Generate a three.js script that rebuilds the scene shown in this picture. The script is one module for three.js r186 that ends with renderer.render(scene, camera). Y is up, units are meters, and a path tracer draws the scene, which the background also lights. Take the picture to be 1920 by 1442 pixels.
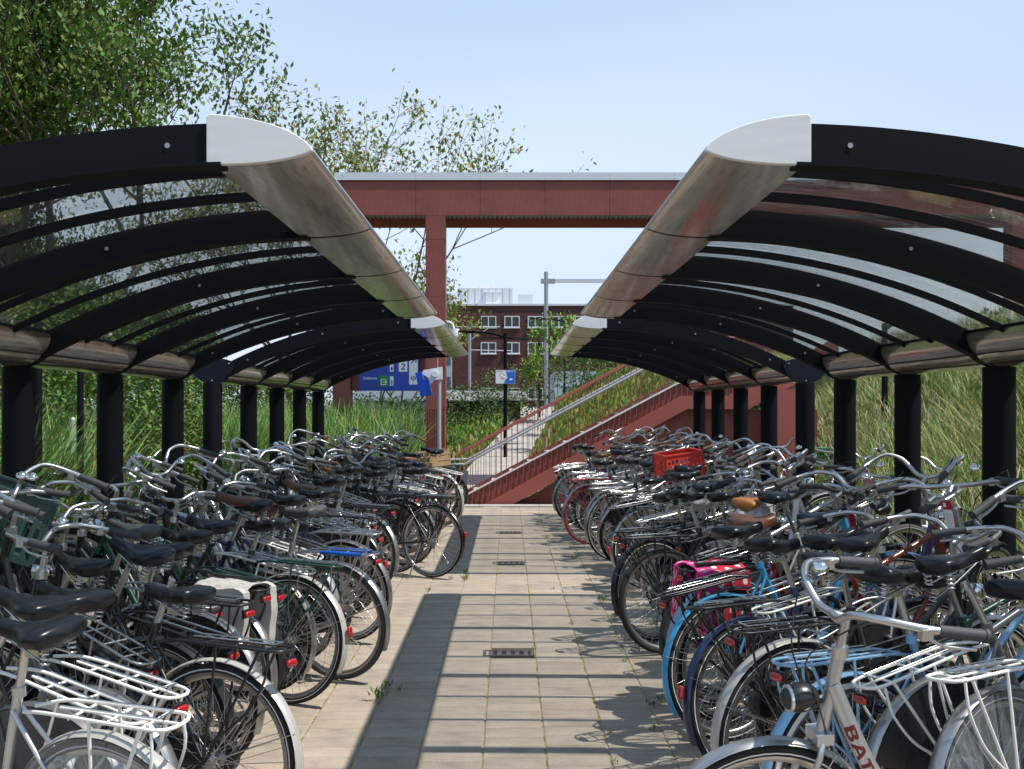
import * as THREE from 'three';
import { mergeGeometries } from 'three/addons/utils/BufferGeometryUtils.js';

// ---------------------------------------------------------------- camera, sky, sun, exposure
const scene = new THREE.Scene();
const camera = new THREE.PerspectiveCamera(39.65, 1920 / 1442, 0.05, 900);
camera.position.set(0, 1.62, 0);
camera.lookAt(0, 1.62, -10);
camera.setViewOffset(1920, 1442, 6, -43, 1920, 1442);
const renderer = new THREE.WebGLRenderer({ antialias: true });
renderer.setSize(1024, 769);
renderer.toneMapping = THREE.LinearToneMapping;
renderer.toneMappingExposure = 1.28;
renderer.shadowMap.enabled = true;
{ // clear early-summer sky: pale at the horizon, deeper blue overhead, a trace of high cirrus
  const W = 512, H = 256, d = new Float32Array(W * H * 4);
  for (let j = 0; j < H; j++) {
    const el = Math.asin(Math.sin(((j + 0.5) / H - 0.5) * Math.PI)) / (Math.PI / 2);
    for (let i = 0; i < W; i++) {
      const t = Math.max(0, el), k = 1 - Math.exp(-t * 3.6);
      const a = i / W * Math.PI * 2;
      const c = 0.035 * (Math.sin(a * 3 + t * 22) + Math.sin(a * 7 - t * 31 + 1.3)) * Math.exp(-t * 3);
      let r = 0.69 - 0.43 * k + c, g = 0.78 - 0.36 * k + c, b = 0.87 - 0.20 * k + c * 0.6;
      if (el < 0) { r = 0.24; g = 0.24; b = 0.22; }
      const o = (j * W + i) * 4; d[o] = r; d[o + 1] = g; d[o + 2] = b; d[o + 3] = 1;
    }
  }
  const t = new THREE.DataTexture(d, W, H, THREE.RGBAFormat, THREE.FloatType);
  t.mapping = THREE.EquirectangularReflectionMapping; t.magFilter = THREE.LinearFilter; t.minFilter = THREE.LinearFilter; t.needsUpdate = true;
  scene.background = t; scene.environment = t;
}
const sun = new THREE.DirectionalLight(new THREE.Color(1, 0.94, 0.845), 4.6);
sun.position.set(0.5 * Math.cos(0.28) * 40, 0.866 * 40, 0.5 * Math.sin(0.28) * 40 - 9);
sun.target.position.set(0, 0, -9); scene.add(sun, sun.target);
sun.castShadow = true; sun.shadow.radius = 1; sun.shadow.mapSize.set(4096, 4096);
Object.assign(sun.shadow.camera, { left: -30, right: 30, top: 30, bottom: -30, near: 1, far: 140 });

// ---------------------------------------------------------------- helpers
let seed = 7;
const rnd = () => { seed = (seed + 0x6d2b79f5) | 0; let t = Math.imul(seed ^ (seed >>> 15), 1 | seed); t = (t + Math.imul(t ^ (t >>> 7), 61 | t)) ^ t; return ((t ^ (t >>> 14)) >>> 0) / 4294967296; };
const rr = (a, b) => a + (b - a) * rnd();
const pick = (a) => a[Math.floor(rnd() * a.length)];
const V = (x, y, z) => new THREE.Vector3(x, y, z);
const C = (r, g, b) => new THREE.Color().setRGB(r, g, b);
const lerp = (a, b, t) => a + (b - a) * t, clamp = (x, a = 0, b = 1) => Math.min(b, Math.max(a, x));
const smooth = (a, b, x) => { const t = clamp((x - a) / (b - a)); return t * t * (3 - 2 * t); };
function hash(x, y) { const s = Math.sin(x * 127.1 + y * 311.7) * 43758.5453; return s - Math.floor(s); }
function vnoise(x, y, per = 0) {
  const xi = Math.floor(x), yi = Math.floor(y), xf = x - xi, yf = y - yi, w = (v) => (per ? ((v % per) + per) % per : v);
  const u = xf * xf * (3 - 2 * xf), v = yf * yf * (3 - 2 * yf);
  return lerp(lerp(hash(w(xi), w(yi)), hash(w(xi + 1), w(yi)), u), lerp(hash(w(xi), w(yi + 1)), hash(w(xi + 1), w(yi + 1)), u), v);
}
function fbm(x, y, per, n = 4) { let s = 0, a = 0.5; for (let i = 0; i < n; i++) { s += a * vnoise(x, y, per); x *= 2; y *= 2; per *= 2; a *= 0.5; } return s; }
function tex(size, f, srgb = true, rx = 1, ry = 1) { // f(u,v) -> [r,g,b] 0..1, tileable
  const d = new Uint8Array(size * size * 4);
  for (let j = 0; j < size; j++) for (let i = 0; i < size; i++) {
    const c = f(i / size, j / size), o = (j * size + i) * 4;
    for (let k = 0; k < 3; k++) d[o + k] = clamp(Array.isArray(c) ? c[k] : c) * 255; d[o + 3] = 255;
  }
  const t = new THREE.DataTexture(d, size, size); t.wrapS = t.wrapT = THREE.RepeatWrapping; t.magFilter = THREE.LinearFilter; t.minFilter = THREE.LinearMipmapLinearFilter;
  t.generateMipmaps = true; if (srgb) t.colorSpace = THREE.SRGBColorSpace; t.repeat.set(rx, ry); t.needsUpdate = true; return t;
}
function canvasTex(w, h, draw) {
  const c = document.createElement('canvas'); c.width = w; c.height = h; draw(c.getContext('2d'), w, h);
  const t = new THREE.CanvasTexture(c); t.colorSpace = THREE.SRGBColorSpace; t.magFilter = THREE.LinearFilter; return t;
}
function mat(color, roughness = 0.6, metalness = 0, extra = {}) {
  const m = new THREE.MeshPhysicalMaterial({ color: color.isColor ? color : C(...color), roughness, metalness, side: THREE.DoubleSide, ...extra }); return m;
}
function M3(name, geo, m, parent = scene) { const o = new THREE.Mesh(geo, m); o.name = name; o.castShadow = o.receiveShadow = true; parent.add(o); return o; }
const used = {};
function numbered(n) { used[n] = (used[n] ?? -1) + 1; return used[n] ? n + '_' + String(used[n]).padStart(3, '0') : n; }
function thing(name, label, category, pos = [0, 0, 0], turn = 0, group) {
  const o = new THREE.Group(); o.name = numbered(name); o.position.set(...pos); o.rotation.y = turn; scene.add(o);
  o.userData = { label, category }; if (group) o.userData.group = group; return o;
}
function tag(o, label, category, group) { o.name = numbered(o.name); o.userData = { ...o.userData, label, category }; if (group) o.userData.group = group; return o; }
function structure(o) { o.userData.kind = 'structure'; return o; }
const flat = (g) => (g.index ? g.toNonIndexed() : g);
function merge(list) {
  return mergeGeometries(list.map((g) => { g = flat(g); for (const k of Object.keys(g.attributes)) if (!['position', 'normal', 'uv'].includes(k)) g.deleteAttribute(k); return g; }));
}
function box(w, h, d, x = 0, y = 0, z = 0) { const g = new THREE.BoxGeometry(w, h, d); g.translate(x, y, z); return g; }
function span(x0, x1, y0, y1, z0, z1) { return box(x1 - x0, y1 - y0, Math.abs(z1 - z0), (x0 + x1) / 2, (y0 + y1) / 2, (z0 + z1) / 2); }
function rod(a, b, r, r2 = r, n = 8) { // straight tapered tube from a to b
  const d = b.clone().sub(a), g = new THREE.CylinderGeometry(r2, r, d.length(), n);
  g.applyQuaternion(new THREE.Quaternion().setFromUnitVectors(V(0, 1, 0), d.clone().normalize())); const m = a.clone().add(b).multiplyScalar(0.5); g.translate(m.x, m.y, m.z); return g;
}
function bend(pts, r, seg = 16, n = 7, closed = false) { return new THREE.TubeGeometry(new THREE.CatmullRomCurve3(pts, closed, 'catmullrom', 0.35), seg, r, n, closed); }
function grid(nu, nv, f) { // surface from f(u,v) -> [x,y,z]
  const p = [], uv = [], idx = [];
  for (let j = 0; j <= nv; j++) for (let i = 0; i <= nu; i++) { p.push(...f(i / nu, j / nv)); uv.push(i / nu, j / nv); }
  for (let j = 0; j < nv; j++) for (let i = 0; i < nu; i++) { const a = j * (nu + 1) + i, b = a + 1, c = a + nu + 1, e = c + 1; idx.push(a, b, e, a, e, c); }
  const g = new THREE.BufferGeometry(); g.setAttribute('position', new THREE.Float32BufferAttribute(p, 3)); g.setAttribute('uv', new THREE.Float32BufferAttribute(uv, 2)); g.setIndex(idx); g.computeVertexNormals(); return g;
}
function prism(pts, z0, z1) { // polygon [x,y] extruded along z
  const s = new THREE.Shape(pts.map((p) => new THREE.Vector2(p[0], p[1]))); const g = new THREE.ExtrudeGeometry(s, { depth: Math.abs(z1 - z0), bevelEnabled: false, curveSegments: 1 });
  g.translate(0, 0, Math.min(z0, z1)); return g;
}
function instanced(name, geo, m, list, parent, colors) { // list of Matrix4
  const o = new THREE.InstancedMesh(geo, m, list.length); list.forEach((x, i) => o.setMatrixAt(i, x)); if (colors) colors.forEach((c, i) => o.setColorAt(i, c));
  o.name = name; o.castShadow = o.receiveShadow = true; o.userData.kind = 'stuff'; parent.add(o); return o;
}
const mtx = (x, y, z, rx, ry, rz, sx, sy = sx, sz = sx) => new THREE.Matrix4().compose(V(x, y, z), new THREE.Quaternion().setFromEuler(new THREE.Euler(rx, ry, rz, 'YXZ')), V(sx, sy, sz));
const ORD = ['first', 'second', 'third', 'fourth', 'fifth', 'sixth', 'seventh', 'eighth', 'ninth', 'tenth', 'eleventh', 'twelfth', 'thirteenth', 'fourteenth', 'fifteenth', 'sixteenth', 'seventeenth', 'eighteenth', 'nineteenth', 'twentieth'];
const ordinal = (i) => (i < 20 ? ORD[i] : 'twenty-' + (i === 20 ? 'first' : ORD[i - 20]));
const ord = (i) => (i < 19 ? ORD[i] : i === 19 ? 'twentieth' : i < 29 ? 'twenty-' + ORD[i - 20] : i === 29 ? 'thirtieth' : i < 39 ? 'thirty-' + ORD[i - 30] : i === 39 ? 'fortieth' : 'forty-' + ORD[i - 40]);

// ---------------------------------------------------------------- shared materials
const speck = (n, lo, hi, s) => tex(256, (u, v) => { const k = fbm(u * n, v * n, n, 4), f = hash(Math.floor(u * 256), Math.floor(v * 256)); return lerp(lo, hi, clamp(k * 0.75 + f * s)); });
const steelBump = tex(256, (u, v) => fbm(u * 4, v * 10, 2, 3) * 0.7 + 0.3 * vnoise(u * 32, v * 4, 4), false);
const grime = tex(256, (u, v) => { const k = fbm(u * 8, v * 8, 8, 4), w = Math.pow(vnoise(u * 64, v * 8, 8), 6); const c = 0.82 + 0.2 * k - 0.25 * w; return [c, c * 0.985, c * 0.96]; });
const grimeR = tex(256, (u, v) => 0.35 + 0.7 * fbm(u * 8 + 3, v * 8, 8, 4), false);
const MAT = {
  black: mat([0.006, 0.0065, 0.009], 0.6, 0, { specularIntensity: 0.22 }),
  steel: mat([0.80, 0.755, 0.69], 0.22, 0.72, { bumpMap: steelBump, bumpScale: 0.00028, map: grime, roughnessMap: grimeR }),
  alu: mat([0.72, 0.72, 0.73], 0.36, 1),
  capPaint: mat([0.82, 0.81, 0.82], 0.42, 0, { map: tex(256, (u, v) => 0.93 + 0.07 * fbm(u * 4, v * 48, 4, 3)) }),
  plate: mat([0.008, 0.011, 0.022], 0.5, 0, { specularIntensity: 0.4 }),
  bolt: mat([0.35, 0.35, 0.35], 0.4, 1),
  red: mat([0.30, 0.072, 0.055], 0.55, 0, { map: tex(256, (u, v) => 0.88 + 0.2 * (fbm(u * 5, v * 5, 5, 4) - 0.5) + 0.16 * (fbm(u * 24, v * 2, 2, 3) - 0.5)) }),
  redDark: mat([0.19, 0.045, 0.036], 0.6),
  redLight: mat([0.33, 0.085, 0.066], 0.55),
  zinc: mat([0.62, 0.64, 0.68], 0.42, 0.35),
  concrete: mat([0.50, 0.475, 0.44], 0.92, 0, { map: speck(8, 0.72, 1.0, 0.25) }),
  white: mat([0.78, 0.79, 0.8], 0.5),
  grey: mat([0.42, 0.43, 0.45], 0.5, 0.3),
  wood: mat([0.62, 0.42, 0.24], 0.75, 0, { map: tex(256, (u, v) => 0.75 + 0.3 * fbm(u * 3, v * 40, 3, 3)) }),
  stake: mat([0.46, 0.34, 0.22], 0.85),
};
// ---------------------------------------------------------------- terrain
const pathX = (Z) => lerp(-0.55, 1.35, clamp((Z - 19) / 24)), pathY = (Z) => 0.02 + 1.62 * clamp((Z - 20.5) / 23);
function ground(x, Z) {
  let h = -0.06;
  const emb = 2.9 * smooth(3.45, 8.6, x) * smooth(-8, 2, Z);
  if (emb > 0) h += emb;
  const far = smooth(19.3, 24, Z);
  if (far > 0) {
    const px = pathX(Z), py = pathY(Z);
    const right = Math.min(py + 0.62 * Math.max(0, x - px - 0.62), 2.4 + 0.02 * (Z - 20)), left = py - 0.15 * Math.max(0, px - 0.6 - x);
    let t = x > px ? right : left; if (Math.abs(x - px) < 0.64) t = py - 0.1;
    t *= smooth(-9, -3, x) * (1 - smooth(46, 75, Z)) + 0.35 * smooth(46, 75, Z);
    h = lerp(h, Math.max(h, t - 0.03), far);
  }
  if (Z > 19.3 && x < -2) h += 0.05 * vnoise(x, Z);
  return h;
}
{
  const xs = [], zs = [];
  for (const x of [-300, -120, -60, -35, -22]) xs.push(x); for (let x = -14; x <= 16; x += 0.5) xs.push(x); for (const x of [20, 30, 60, 120, 300]) xs.push(x);
  for (const z of [-60, -25, -10, -4]) zs.push(z); for (let z = 0; z <= 60; z += 0.6) zs.push(z); for (const z of [70, 85, 110, 160, 260, 480]) zs.push(z);
  const g = grid(xs.length - 1, zs.length - 1, (u, v) => { const x = xs[Math.round(u * (xs.length - 1))], Z = zs[Math.round(v * (zs.length - 1))]; return [x, ground(x, Z), -Z]; });
  const uv = g.attributes.uv, p = g.attributes.position; for (let i = 0; i < p.count; i++) uv.setXY(i, p.getX(i) / 3, p.getZ(i) / 3);
  const t = tex(256, (u, v) => { const k = fbm(u * 8, v * 8, 8, 5); return [0.30 + 0.25 * k, 0.30 + 0.26 * k, 0.16 + 0.14 * k]; });
  structure(M3('ground', g, mat([0.55, 0.55, 0.55], 0.95, 0, { map: t }))).name = 'ground';
}
// ---------------------------------------------------------------- paved aisle
const JOINT0 = -0.123, COLW = 0.2965, ROW = 0.1505;
{
  const sandT = tex(512, (u, v) => {
    const n = fbm(u * 16, v * 16, 16, 4), f = hash(Math.floor(u * 512), Math.floor(v * 512)), moss = smooth(0.47, 0.66, fbm(u * 6 + 9, v * 6, 6, 4));
    const a = 0.55 + 0.3 * n + 0.25 * (f - 0.5); return [a * lerp(0.95, 0.74, moss), a * lerp(0.85, 0.70, moss), a * lerp(0.66, 0.36, moss)];
  });
  const paving = new THREE.Group(); paving.name = 'paving'; structure(paving); scene.add(paving);
  const bed = grid(2, 8, (u, v) => [lerp(-3.45, 3.45, u), -0.010, -lerp(-1.5, 17.5, v)]);
  { const p = bed.attributes.position, uv = bed.attributes.uv; for (let i = 0; i < p.count; i++) uv.setXY(i, p.getX(i) / 1.1, p.getZ(i) / 1.1); }
  M3('joint_sand', bed, mat([0.2, 0.2, 0.2], 0.95, 0, { map: sandT }), paving);
  const pt = tex(512, (u, v) => {
    const n = fbm(u * 8, v * 8, 8, 5), f = hash(Math.floor(u * 512) + 5, Math.floor(v * 512)), st = Math.pow(fbm(u * 4 + 2, v * 4, 4, 3), 2);
    const a = 0.66 + 0.16 * n + 0.16 * (f - 0.5) - 0.10 * st + (f > 0.985 ? 0.1 : 0); return [a, a * 0.925, a * 0.84];
  });
  const pb = tex(256, (u, v) => 0.5 * fbm(u * 32, v * 32, 32, 3) + 0.5 * hash(Math.floor(u * 256), Math.floor(v * 256)), false);
  const tones = [[0.72, 0.715, 0.71], [0.78, 0.77, 0.755], [0.66, 0.655, 0.65], [0.735, 0.71, 0.68]].map((c) => mat(c, 0.88, 0, { map: pt, bumpMap: pb, bumpScale: 0.0012 }));
  const w = COLW - 0.0085, l = ROW - 0.0062, h = 0.03, b = 0.0035;
  const geos = []; for (let k = 0; k < 6; k++) {
    const ox = rnd(), oz = rnd(), g = new THREE.BufferGeometry(), p = [], uv = [];
    const quad = (a, bq, c, d) => { for (const q of [a, bq, c, a, c, d]) { p.push(...q); uv.push((q[0] + q[1]) / 0.8 + ox, q[2] / 0.8 + oz); } };
    const R = (x, z, y) => [[-x, y, z], [x, y, z], [x, y, -z], [-x, y, -z]], T = R(w / 2 - b, l / 2 - b, 0), E = R(w / 2, l / 2, -b), L = R(w / 2, l / 2, -h);
    quad(...T); for (let i = 0; i < 4; i++) { const j = (i + 1) % 4; quad(E[i], E[j], T[j], T[i]); quad(L[i], L[j], E[j], E[i]); }
    g.setAttribute('position', new THREE.Float32BufferAttribute(p, 3)); g.setAttribute('uv', new THREE.Float32BufferAttribute(uv, 2)); g.computeVertexNormals(); geos.push(g);
  }
  const strips = []; for (let c = -11; c <= 11; c++) { const x = JOINT0 + c * COLW, g = grid(1, 30, (u, v) => [x + (u - 0.5) * 0.016, -0.0035 - 0.003 * vnoise(v * 90, c), -lerp(1.2, 17.4, v)]); const p = g.attributes.position, uv = g.attributes.uv; for (let i = 0; i < p.count; i++) uv.setXY(i, p.getX(i) / 0.35 + c * 0.37, p.getZ(i) / 0.35); strips.push(g); }
  M3('joint_filling', merge(strips), mat([0.82, 0.82, 0.82], 0.95, 0, { map: sandT }), paving).userData.kind = 'stuff';
  let n = 0; const rest = [], near = [], slot = [[7.03], [11.1], [13.8]];
  for (let c = -11; c <= 10; c++) {
    const x = JOINT0 + (c + 0.5) * COLW, off = rnd() * ROW, shift = hash(c, 3) * 0.004 - 0.002;
    for (let z = 1.2 + off; z < 17.35; z += ROW) {
      if (c === 0 && slot.some(([s]) => Math.abs(z - s) < 0.12)) continue;
      const it = { x: x + shift + rr(-0.001, 0.001), y: rr(-0.0011, 0.0009), z: -z, ry: rr(-0.004, 0.004), rx: rr(-0.004, 0.004), g: Math.floor(rnd() * 6), m: rnd() < 0.62 ? 0 : 1 + Math.floor(rnd() * 3) };
      if (Math.abs(x - 0.03) < 1.06 && z > 4.55 && z < 10.85) near.push(it); else rest.push(it);
    }
  }
  near.sort((a, b2) => b2.z - a.z);
  near.forEach((it, i) => { if (i >= 300) { rest.push(it); return; } const o = M3(i ? 'paver_' + String(i).padStart(3, '0') : 'paver', geos[it.g], tones[it.m], paving); o.position.set(it.x, it.y, it.z); o.rotation.set(it.rx, it.ry, 0); });
  for (let k = 0; k < 4; k++) { const r = rest.filter((it) => it.m === k); instanced('pavers', geos[k], tones[k], r.map((it) => mtx(it.x, it.y, it.z, it.rx, it.ry, 0, 1)), paving); }
  // pale edging at the far end
  for (let i = 0; i < 7; i++) M3('edging_stone', span(-3.4 + i * 0.975, -3.4 + i * 0.975 + 0.968, -0.05, 0.012, -17.36, -17.72), MAT.concrete, paving);
  for (const [i, [Z]] of slot.entries()) {
    const d = thing('drain_grate', ['cast iron slot drain nearest the camera in the aisle', 'cast iron slot drain midway along the aisle', 'cast iron slot drain farthest along the aisle'][i], 'drain', [JOINT0 + 0.12, 0, -Z], 0, 'slot drains in the aisle');
    const iron = mat([0.16, 0.13, 0.14], 0.6, 0.6), dark = mat([0.02, 0.015, 0.014], 0.9);
    M3('sump', box(0.30, 0.006, 0.13, 0, -0.0055, 0), dark, d);
    M3('frame', merge([box(0.33, 0.04, 0.02, 0, -0.016, 0.07), box(0.33, 0.04, 0.02, 0, -0.016, -0.07), box(0.02, 0.04, 0.12, -0.155, -0.016, 0), box(0.02, 0.04, 0.12, 0.155, -0.016, 0)]), iron, d);
    for (let k = 0; k < 5; k++) M3('bar', box(0.028, 0.03, 0.119, -0.116 + k * 0.058, -0.014, 0), iron, d);
  }
}
// weeds rooted in the joints
const leafGeo = (() => { const g = new THREE.BufferGeometry(); g.setAttribute('position', new THREE.Float32BufferAttribute([0, 0, 0, 0.32, 0.45, 0.1, 0, 1, 0, -0.32, 0.45, 0.1, 0, 0.5, 0], 3)); g.setAttribute('uv', new THREE.Float32BufferAttribute([0.5, 0, 1, 0.5, 0.5, 1, 0, 0.5, 0.5, 0.5], 2)); g.setIndex([0, 1, 4, 1, 2, 4, 2, 3, 4, 3, 0, 4]); g.computeVertexNormals(); return g; })();
const bladeGeo = (w = 0.02, bendF = 0.35) => grid(1, 4, (u, v) => [(u - 0.5) * w * (1 - v * v * 0.96), v * (1 - 0.18 * v * bendF), bendF * v * v]);
const leafMat = (c, tr = 0.35) => mat(c, 0.62, 0, { transmission: tr, thickness: 0, ior: 1.4, specularIntensity: 0.6 });
{
  const wm = leafMat([0.10, 0.2, 0.03]);
  const spots = [[-0.72, 5.9, 1.7], [-0.71, 6.15, 1.1], [-0.62, 6.1, 0.8], [-0.71, 9.4, 0.8], [-0.42, 9.95, 1.2], [-0.41, 10.1, 1], [-0.42, 10.4, 0.9], [-0.55, 10.05, 0.7], [0.78, 8.9, 1.2], [0.8, 8.15, 0.7], [0.85, 5.85, 0.9], [0.77, 5.78, 0.8], [0.47, 8.0, 0.5], [0.72, 5.35, 0.7], [0.5, 5.28, 0.6], [0.48, 4.86, 0.5], [0.70, 11.3, 1.1], [0.45, 11.9, 0.6], [0.39, 9.5, 0.5], [0.47, 13.2, 0.7], [-0.4, 15.5, 0.9], [0.76, 7.1, 0.6], [0.74, 6.8, 0.6], [0.17, 7.15, 0.45], [-0.42, 14.4, 0.6]];
  for (const [x, Z, s] of spots) {
    const t = thing('weed', 'small green weed sprouting from a joint of the aisle paving', 'weed', [x, 0, -Z], 0, 'weeds in the paving joints'); const gs = [];
    for (let k = 0; k < 14; k++) { const g = leafGeo.clone(), q = rr(0.012, 0.03) * s; g.scale(q * 0.7, q * 1.5, q); g.rotateX(rr(0.1, 1.3)); g.rotateY(rr(0, 6.28)); g.translate(rr(-0.03, 0.03) * s, rr(0, 0.03) * s, rr(-0.03, 0.03) * s); gs.push(g); }
    for (let k = 0; k < 6; k++) { const g = bladeGeo(0.06, 0.5), q = rr(0.03, 0.07) * s; g.scale(q, q, q); g.rotateY(rr(0, 6.28)); g.translate(rr(-0.02, 0.02), 0, rr(-0.02, 0.02)); gs.push(g); }
    M3('leaves', merge(gs), wm, t);
  }
}
// ---------------------------------------------------------------- bicycle shelters
const BAY = 1.3925, roofC = (u) => 2.425 - (4 - Math.sqrt(16 - (u - 0.8) ** 2));
const tubePts = (() => { // section of the aluminium edge tube, [distance from the aisle axis, height]
  const top = new THREE.CubicBezierCurve(new THREE.Vector2(0.905, 2.506), new THREE.Vector2(0.78, 2.50), new THREE.Vector2(0.66, 2.47), new THREE.Vector2(0.607, 2.413)).getPoints(12);
  const bot = new THREE.CubicBezierCurve(new THREE.Vector2(0.604, 2.404), new THREE.Vector2(0.66, 2.375), new THREE.Vector2(0.78, 2.362), new THREE.Vector2(0.908, 2.364)).getPoints(12);
  return { top, bot, all: [...top, ...bot, new THREE.Vector2(0.913, 2.37), new THREE.Vector2(0.913, 2.5)] };
})();
const glassBump = tex(256, (u, v) => 0.6 * fbm(u * 4, v * 12, 4, 3) + 0.3 * vnoise(u * 24, v * 8, 8), false);
const glass = mat([0.885, 0.90, 0.885], 0.012, 0, { transmission: 0.985, thickness: 0, ior: 1.68, bumpMap: glassBump, bumpScale: 0.0022 });
function arcPrism(u0, u1, lo, hi, z0, z1, s, n = 22) {
  const a = [], b = []; for (let i = 0; i <= n; i++) { const u = lerp(u0, u1, i / n); a.push([s * u, roofC(u) + lo]); b.unshift([s * u, roofC(u) + hi]); } return prism([...a, ...b], z0, z1);
}
function shelter(s, Z0, label, near) {
  const t = thing('bicycle_shelter', label, 'shelter', [0, 0, -Z0], 0, 'curved roof bicycle shelters');
  const zAt = (k) => -k * BAY;
  for (let k = 0; k <= 4; k++) {
    const z = zAt(k);
    const post = M3('post', new THREE.CylinderGeometry(0.0885, 0.0885, 1.93, 28), MAT.black, t); post.position.set(s * 2.79, 0.885, z - 0.005);
    if (k === 0) { M3('hatch', grid(6, 1, (u, v) => { const a = lerp(-0.45, 0.45, u); return [s * 2.79 + 0.0905 * Math.sin(a), lerp(0.55, 1.05, v), z - 0.005 + 0.0905 * Math.cos(a)]; }), MAT.plate, t); }
    const beam = M3('roof_beam', merge([arcPrism(0.875, 2.66, -0.062, 0.062, z + 0.03, z - 0.03, s), arcPrism(0.875, 2.66, -0.068, -0.0585, z + 0.045, z - 0.045, s)]), MAT.black, t);
    const n = 20, half = []; for (let i = 0; i <= n; i++) { const a = Math.PI + Math.PI * i / n; half.push([s * 2.785 + 0.206 * Math.cos(a), 2.045 + 0.2 * Math.sin(a)]); }
    M3('trough_bracket', prism(half, z + 0.028, z - 0.028), MAT.black, t);
    for (const u of k === 0 || k === 4 ? [1.04, 1.75, 2.45] : [1.75]) { const b = M3('bolt', new THREE.CylinderGeometry(0.0085, 0.0085, 0.010, 12), MAT.bolt, beam); b.rotation.x = Math.PI / 2; b.position.set(s * u, roofC(u), z + 0.028); }
  }
  for (let k = 0; k < 4; k++) {
    const z0 = zAt(k) - 0.03, z1 = zAt(k + 1) + 0.03, W = (z0 - z1) / 3;
    for (let j = 0; j < 3; j++) {
      M3('roof_pane', merge([0.05, 0.056].map((dy) => grid(26, 2, (u, v) => { const x = lerp(0.90, 2.63, u); return [s * x, roofC(x) + dy, lerp(z0 - j * W - 0.003, z0 - (j + 1) * W + 0.003, v)]; }))), glass, t);
      if (j) M3('glazing_bar', arcPrism(0.88, 2.64, 0.012, 0.047, z0 - j * W + 0.014, z0 - j * W - 0.014, s), MAT.black, t);
    }
    // edge tube: polished underside, light upper skin, one length per bay
    const a0 = zAt(k) + (k ? -0.006 : 0.02), a1 = zAt(k + 1) + 0.006, under = tubePts.bot, over = tubePts.top;
    const skin = (pts, grow = 0) => grid(pts.length - 1, 8, (u, v) => { const p = pts[Math.round(u * (pts.length - 1))]; return [s * p.x, p.y + grow, lerp(a0, a1, v)]; });
    const tubeUnder = M3('edge_tube', skin(under), MAT.steel, t);
    M3('upper_skin', skin(over), MAT.alu, tubeUnder);
    M3('nose_bead', rod(V(s * 0.607, 2.409, a0), V(s * 0.607, 2.409, a1), 0.0085, 0.0085, 10), MAT.alu, tubeUnder);
    const zr = zAt(k + 1), ring = tubePts.all.map((p) => [s * (0.76 + (p.x - 0.76) * 1.012), 2.43 + (p.y - 2.43) * 1.03]);
    M3('joint_ring', prism(ring, zr + 0.006, zr - 0.006), MAT.black, t);
    // trough over the posts
    const trough = M3('trough', grid(18, 8, (u, v) => { const a = Math.PI + Math.PI * u; return [s * 2.785 + 0.196 * Math.cos(a), 2.04 + 0.19 * Math.sin(a), lerp(zAt(k) - 0.03, zAt(k + 1) + 0.03, v)]; }), MAT.steel, t);
    for (const q of [-1, 1]) M3('rim', span(s * 2.785 + q * 0.196 - 0.012, s * 2.785 + q * 0.196 + 0.012, 2.036, 2.052, zAt(k) - 0.03, zAt(k + 1) + 0.03), MAT.black, trough);
    M3('seam', merge([1.22, 1.36, 1.64, 1.78].map((f) => { const a = Math.PI * f; return box(0.006, 0.004, BAY - 0.07, s * 2.785 + 0.199 * Math.cos(a), 2.04 + 0.193 * Math.sin(a), zAt(k) - BAY / 2); })), MAT.black, trough);
  }
  // end caps and half-round end plates
  for (const e of [0, 4]) {
    const f = e ? -1 : 1, z = zAt(e) + f * 0.024;
    const sh = new THREE.Shape(tubePts.all.map((p) => new THREE.Vector2(s * (0.76 + (p.x - 0.76) * 1.02), 2.433 + (p.y - 2.433) * 1.04)));
    const g = new THREE.ExtrudeGeometry(sh, { depth: 0.018, bevelEnabled: true, bevelSize: 0.003, bevelThickness: 0.003, bevelSegments: 2 }); g.translate(0, 0, f > 0 ? z - 0.004 : z - 0.016);
    M3('tube_cap', g, MAT.capPaint, t);
    const half = []; for (let i = 0; i <= 22; i++) { const a = Math.PI + Math.PI * i / 22; half.push([s * 2.785 + 0.212 * Math.cos(a), 2.047 + 0.204 * Math.sin(a)]); }
    half.push([s * 2.785 + 0.12, 2.075], [s * 2.785, 2.083], [s * 2.785 - 0.12, 2.075]);
    const pl = M3('end_plate', prism(half, zAt(e) + f * 0.031, zAt(e) + f * 0.042), MAT.plate, t);
    for (const [bx, by] of [[0.16, 2.03], [-0.16, 2.03], [0, 1.87]]) { const b = M3('screw', new THREE.SphereGeometry(0.008, 8, 6), MAT.bolt, pl); b.position.set(s * 2.785 + bx, by, zAt(e) + f * 0.044); }
  }
  return t;
}
shelter(-1, 3.28, 'near left bicycle shelter with curved dark roof of glass panes and pale edge tube');
shelter(1, 3.28, 'near right bicycle shelter with curved dark roof of glass panes and pale edge tube');
shelter(-1, 10.04, 'far left bicycle shelter behind the near left shelter, before the blue sign');
shelter(1, 10.04, 'far right bicycle shelter behind the near right shelter, before the red stairs');

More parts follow.
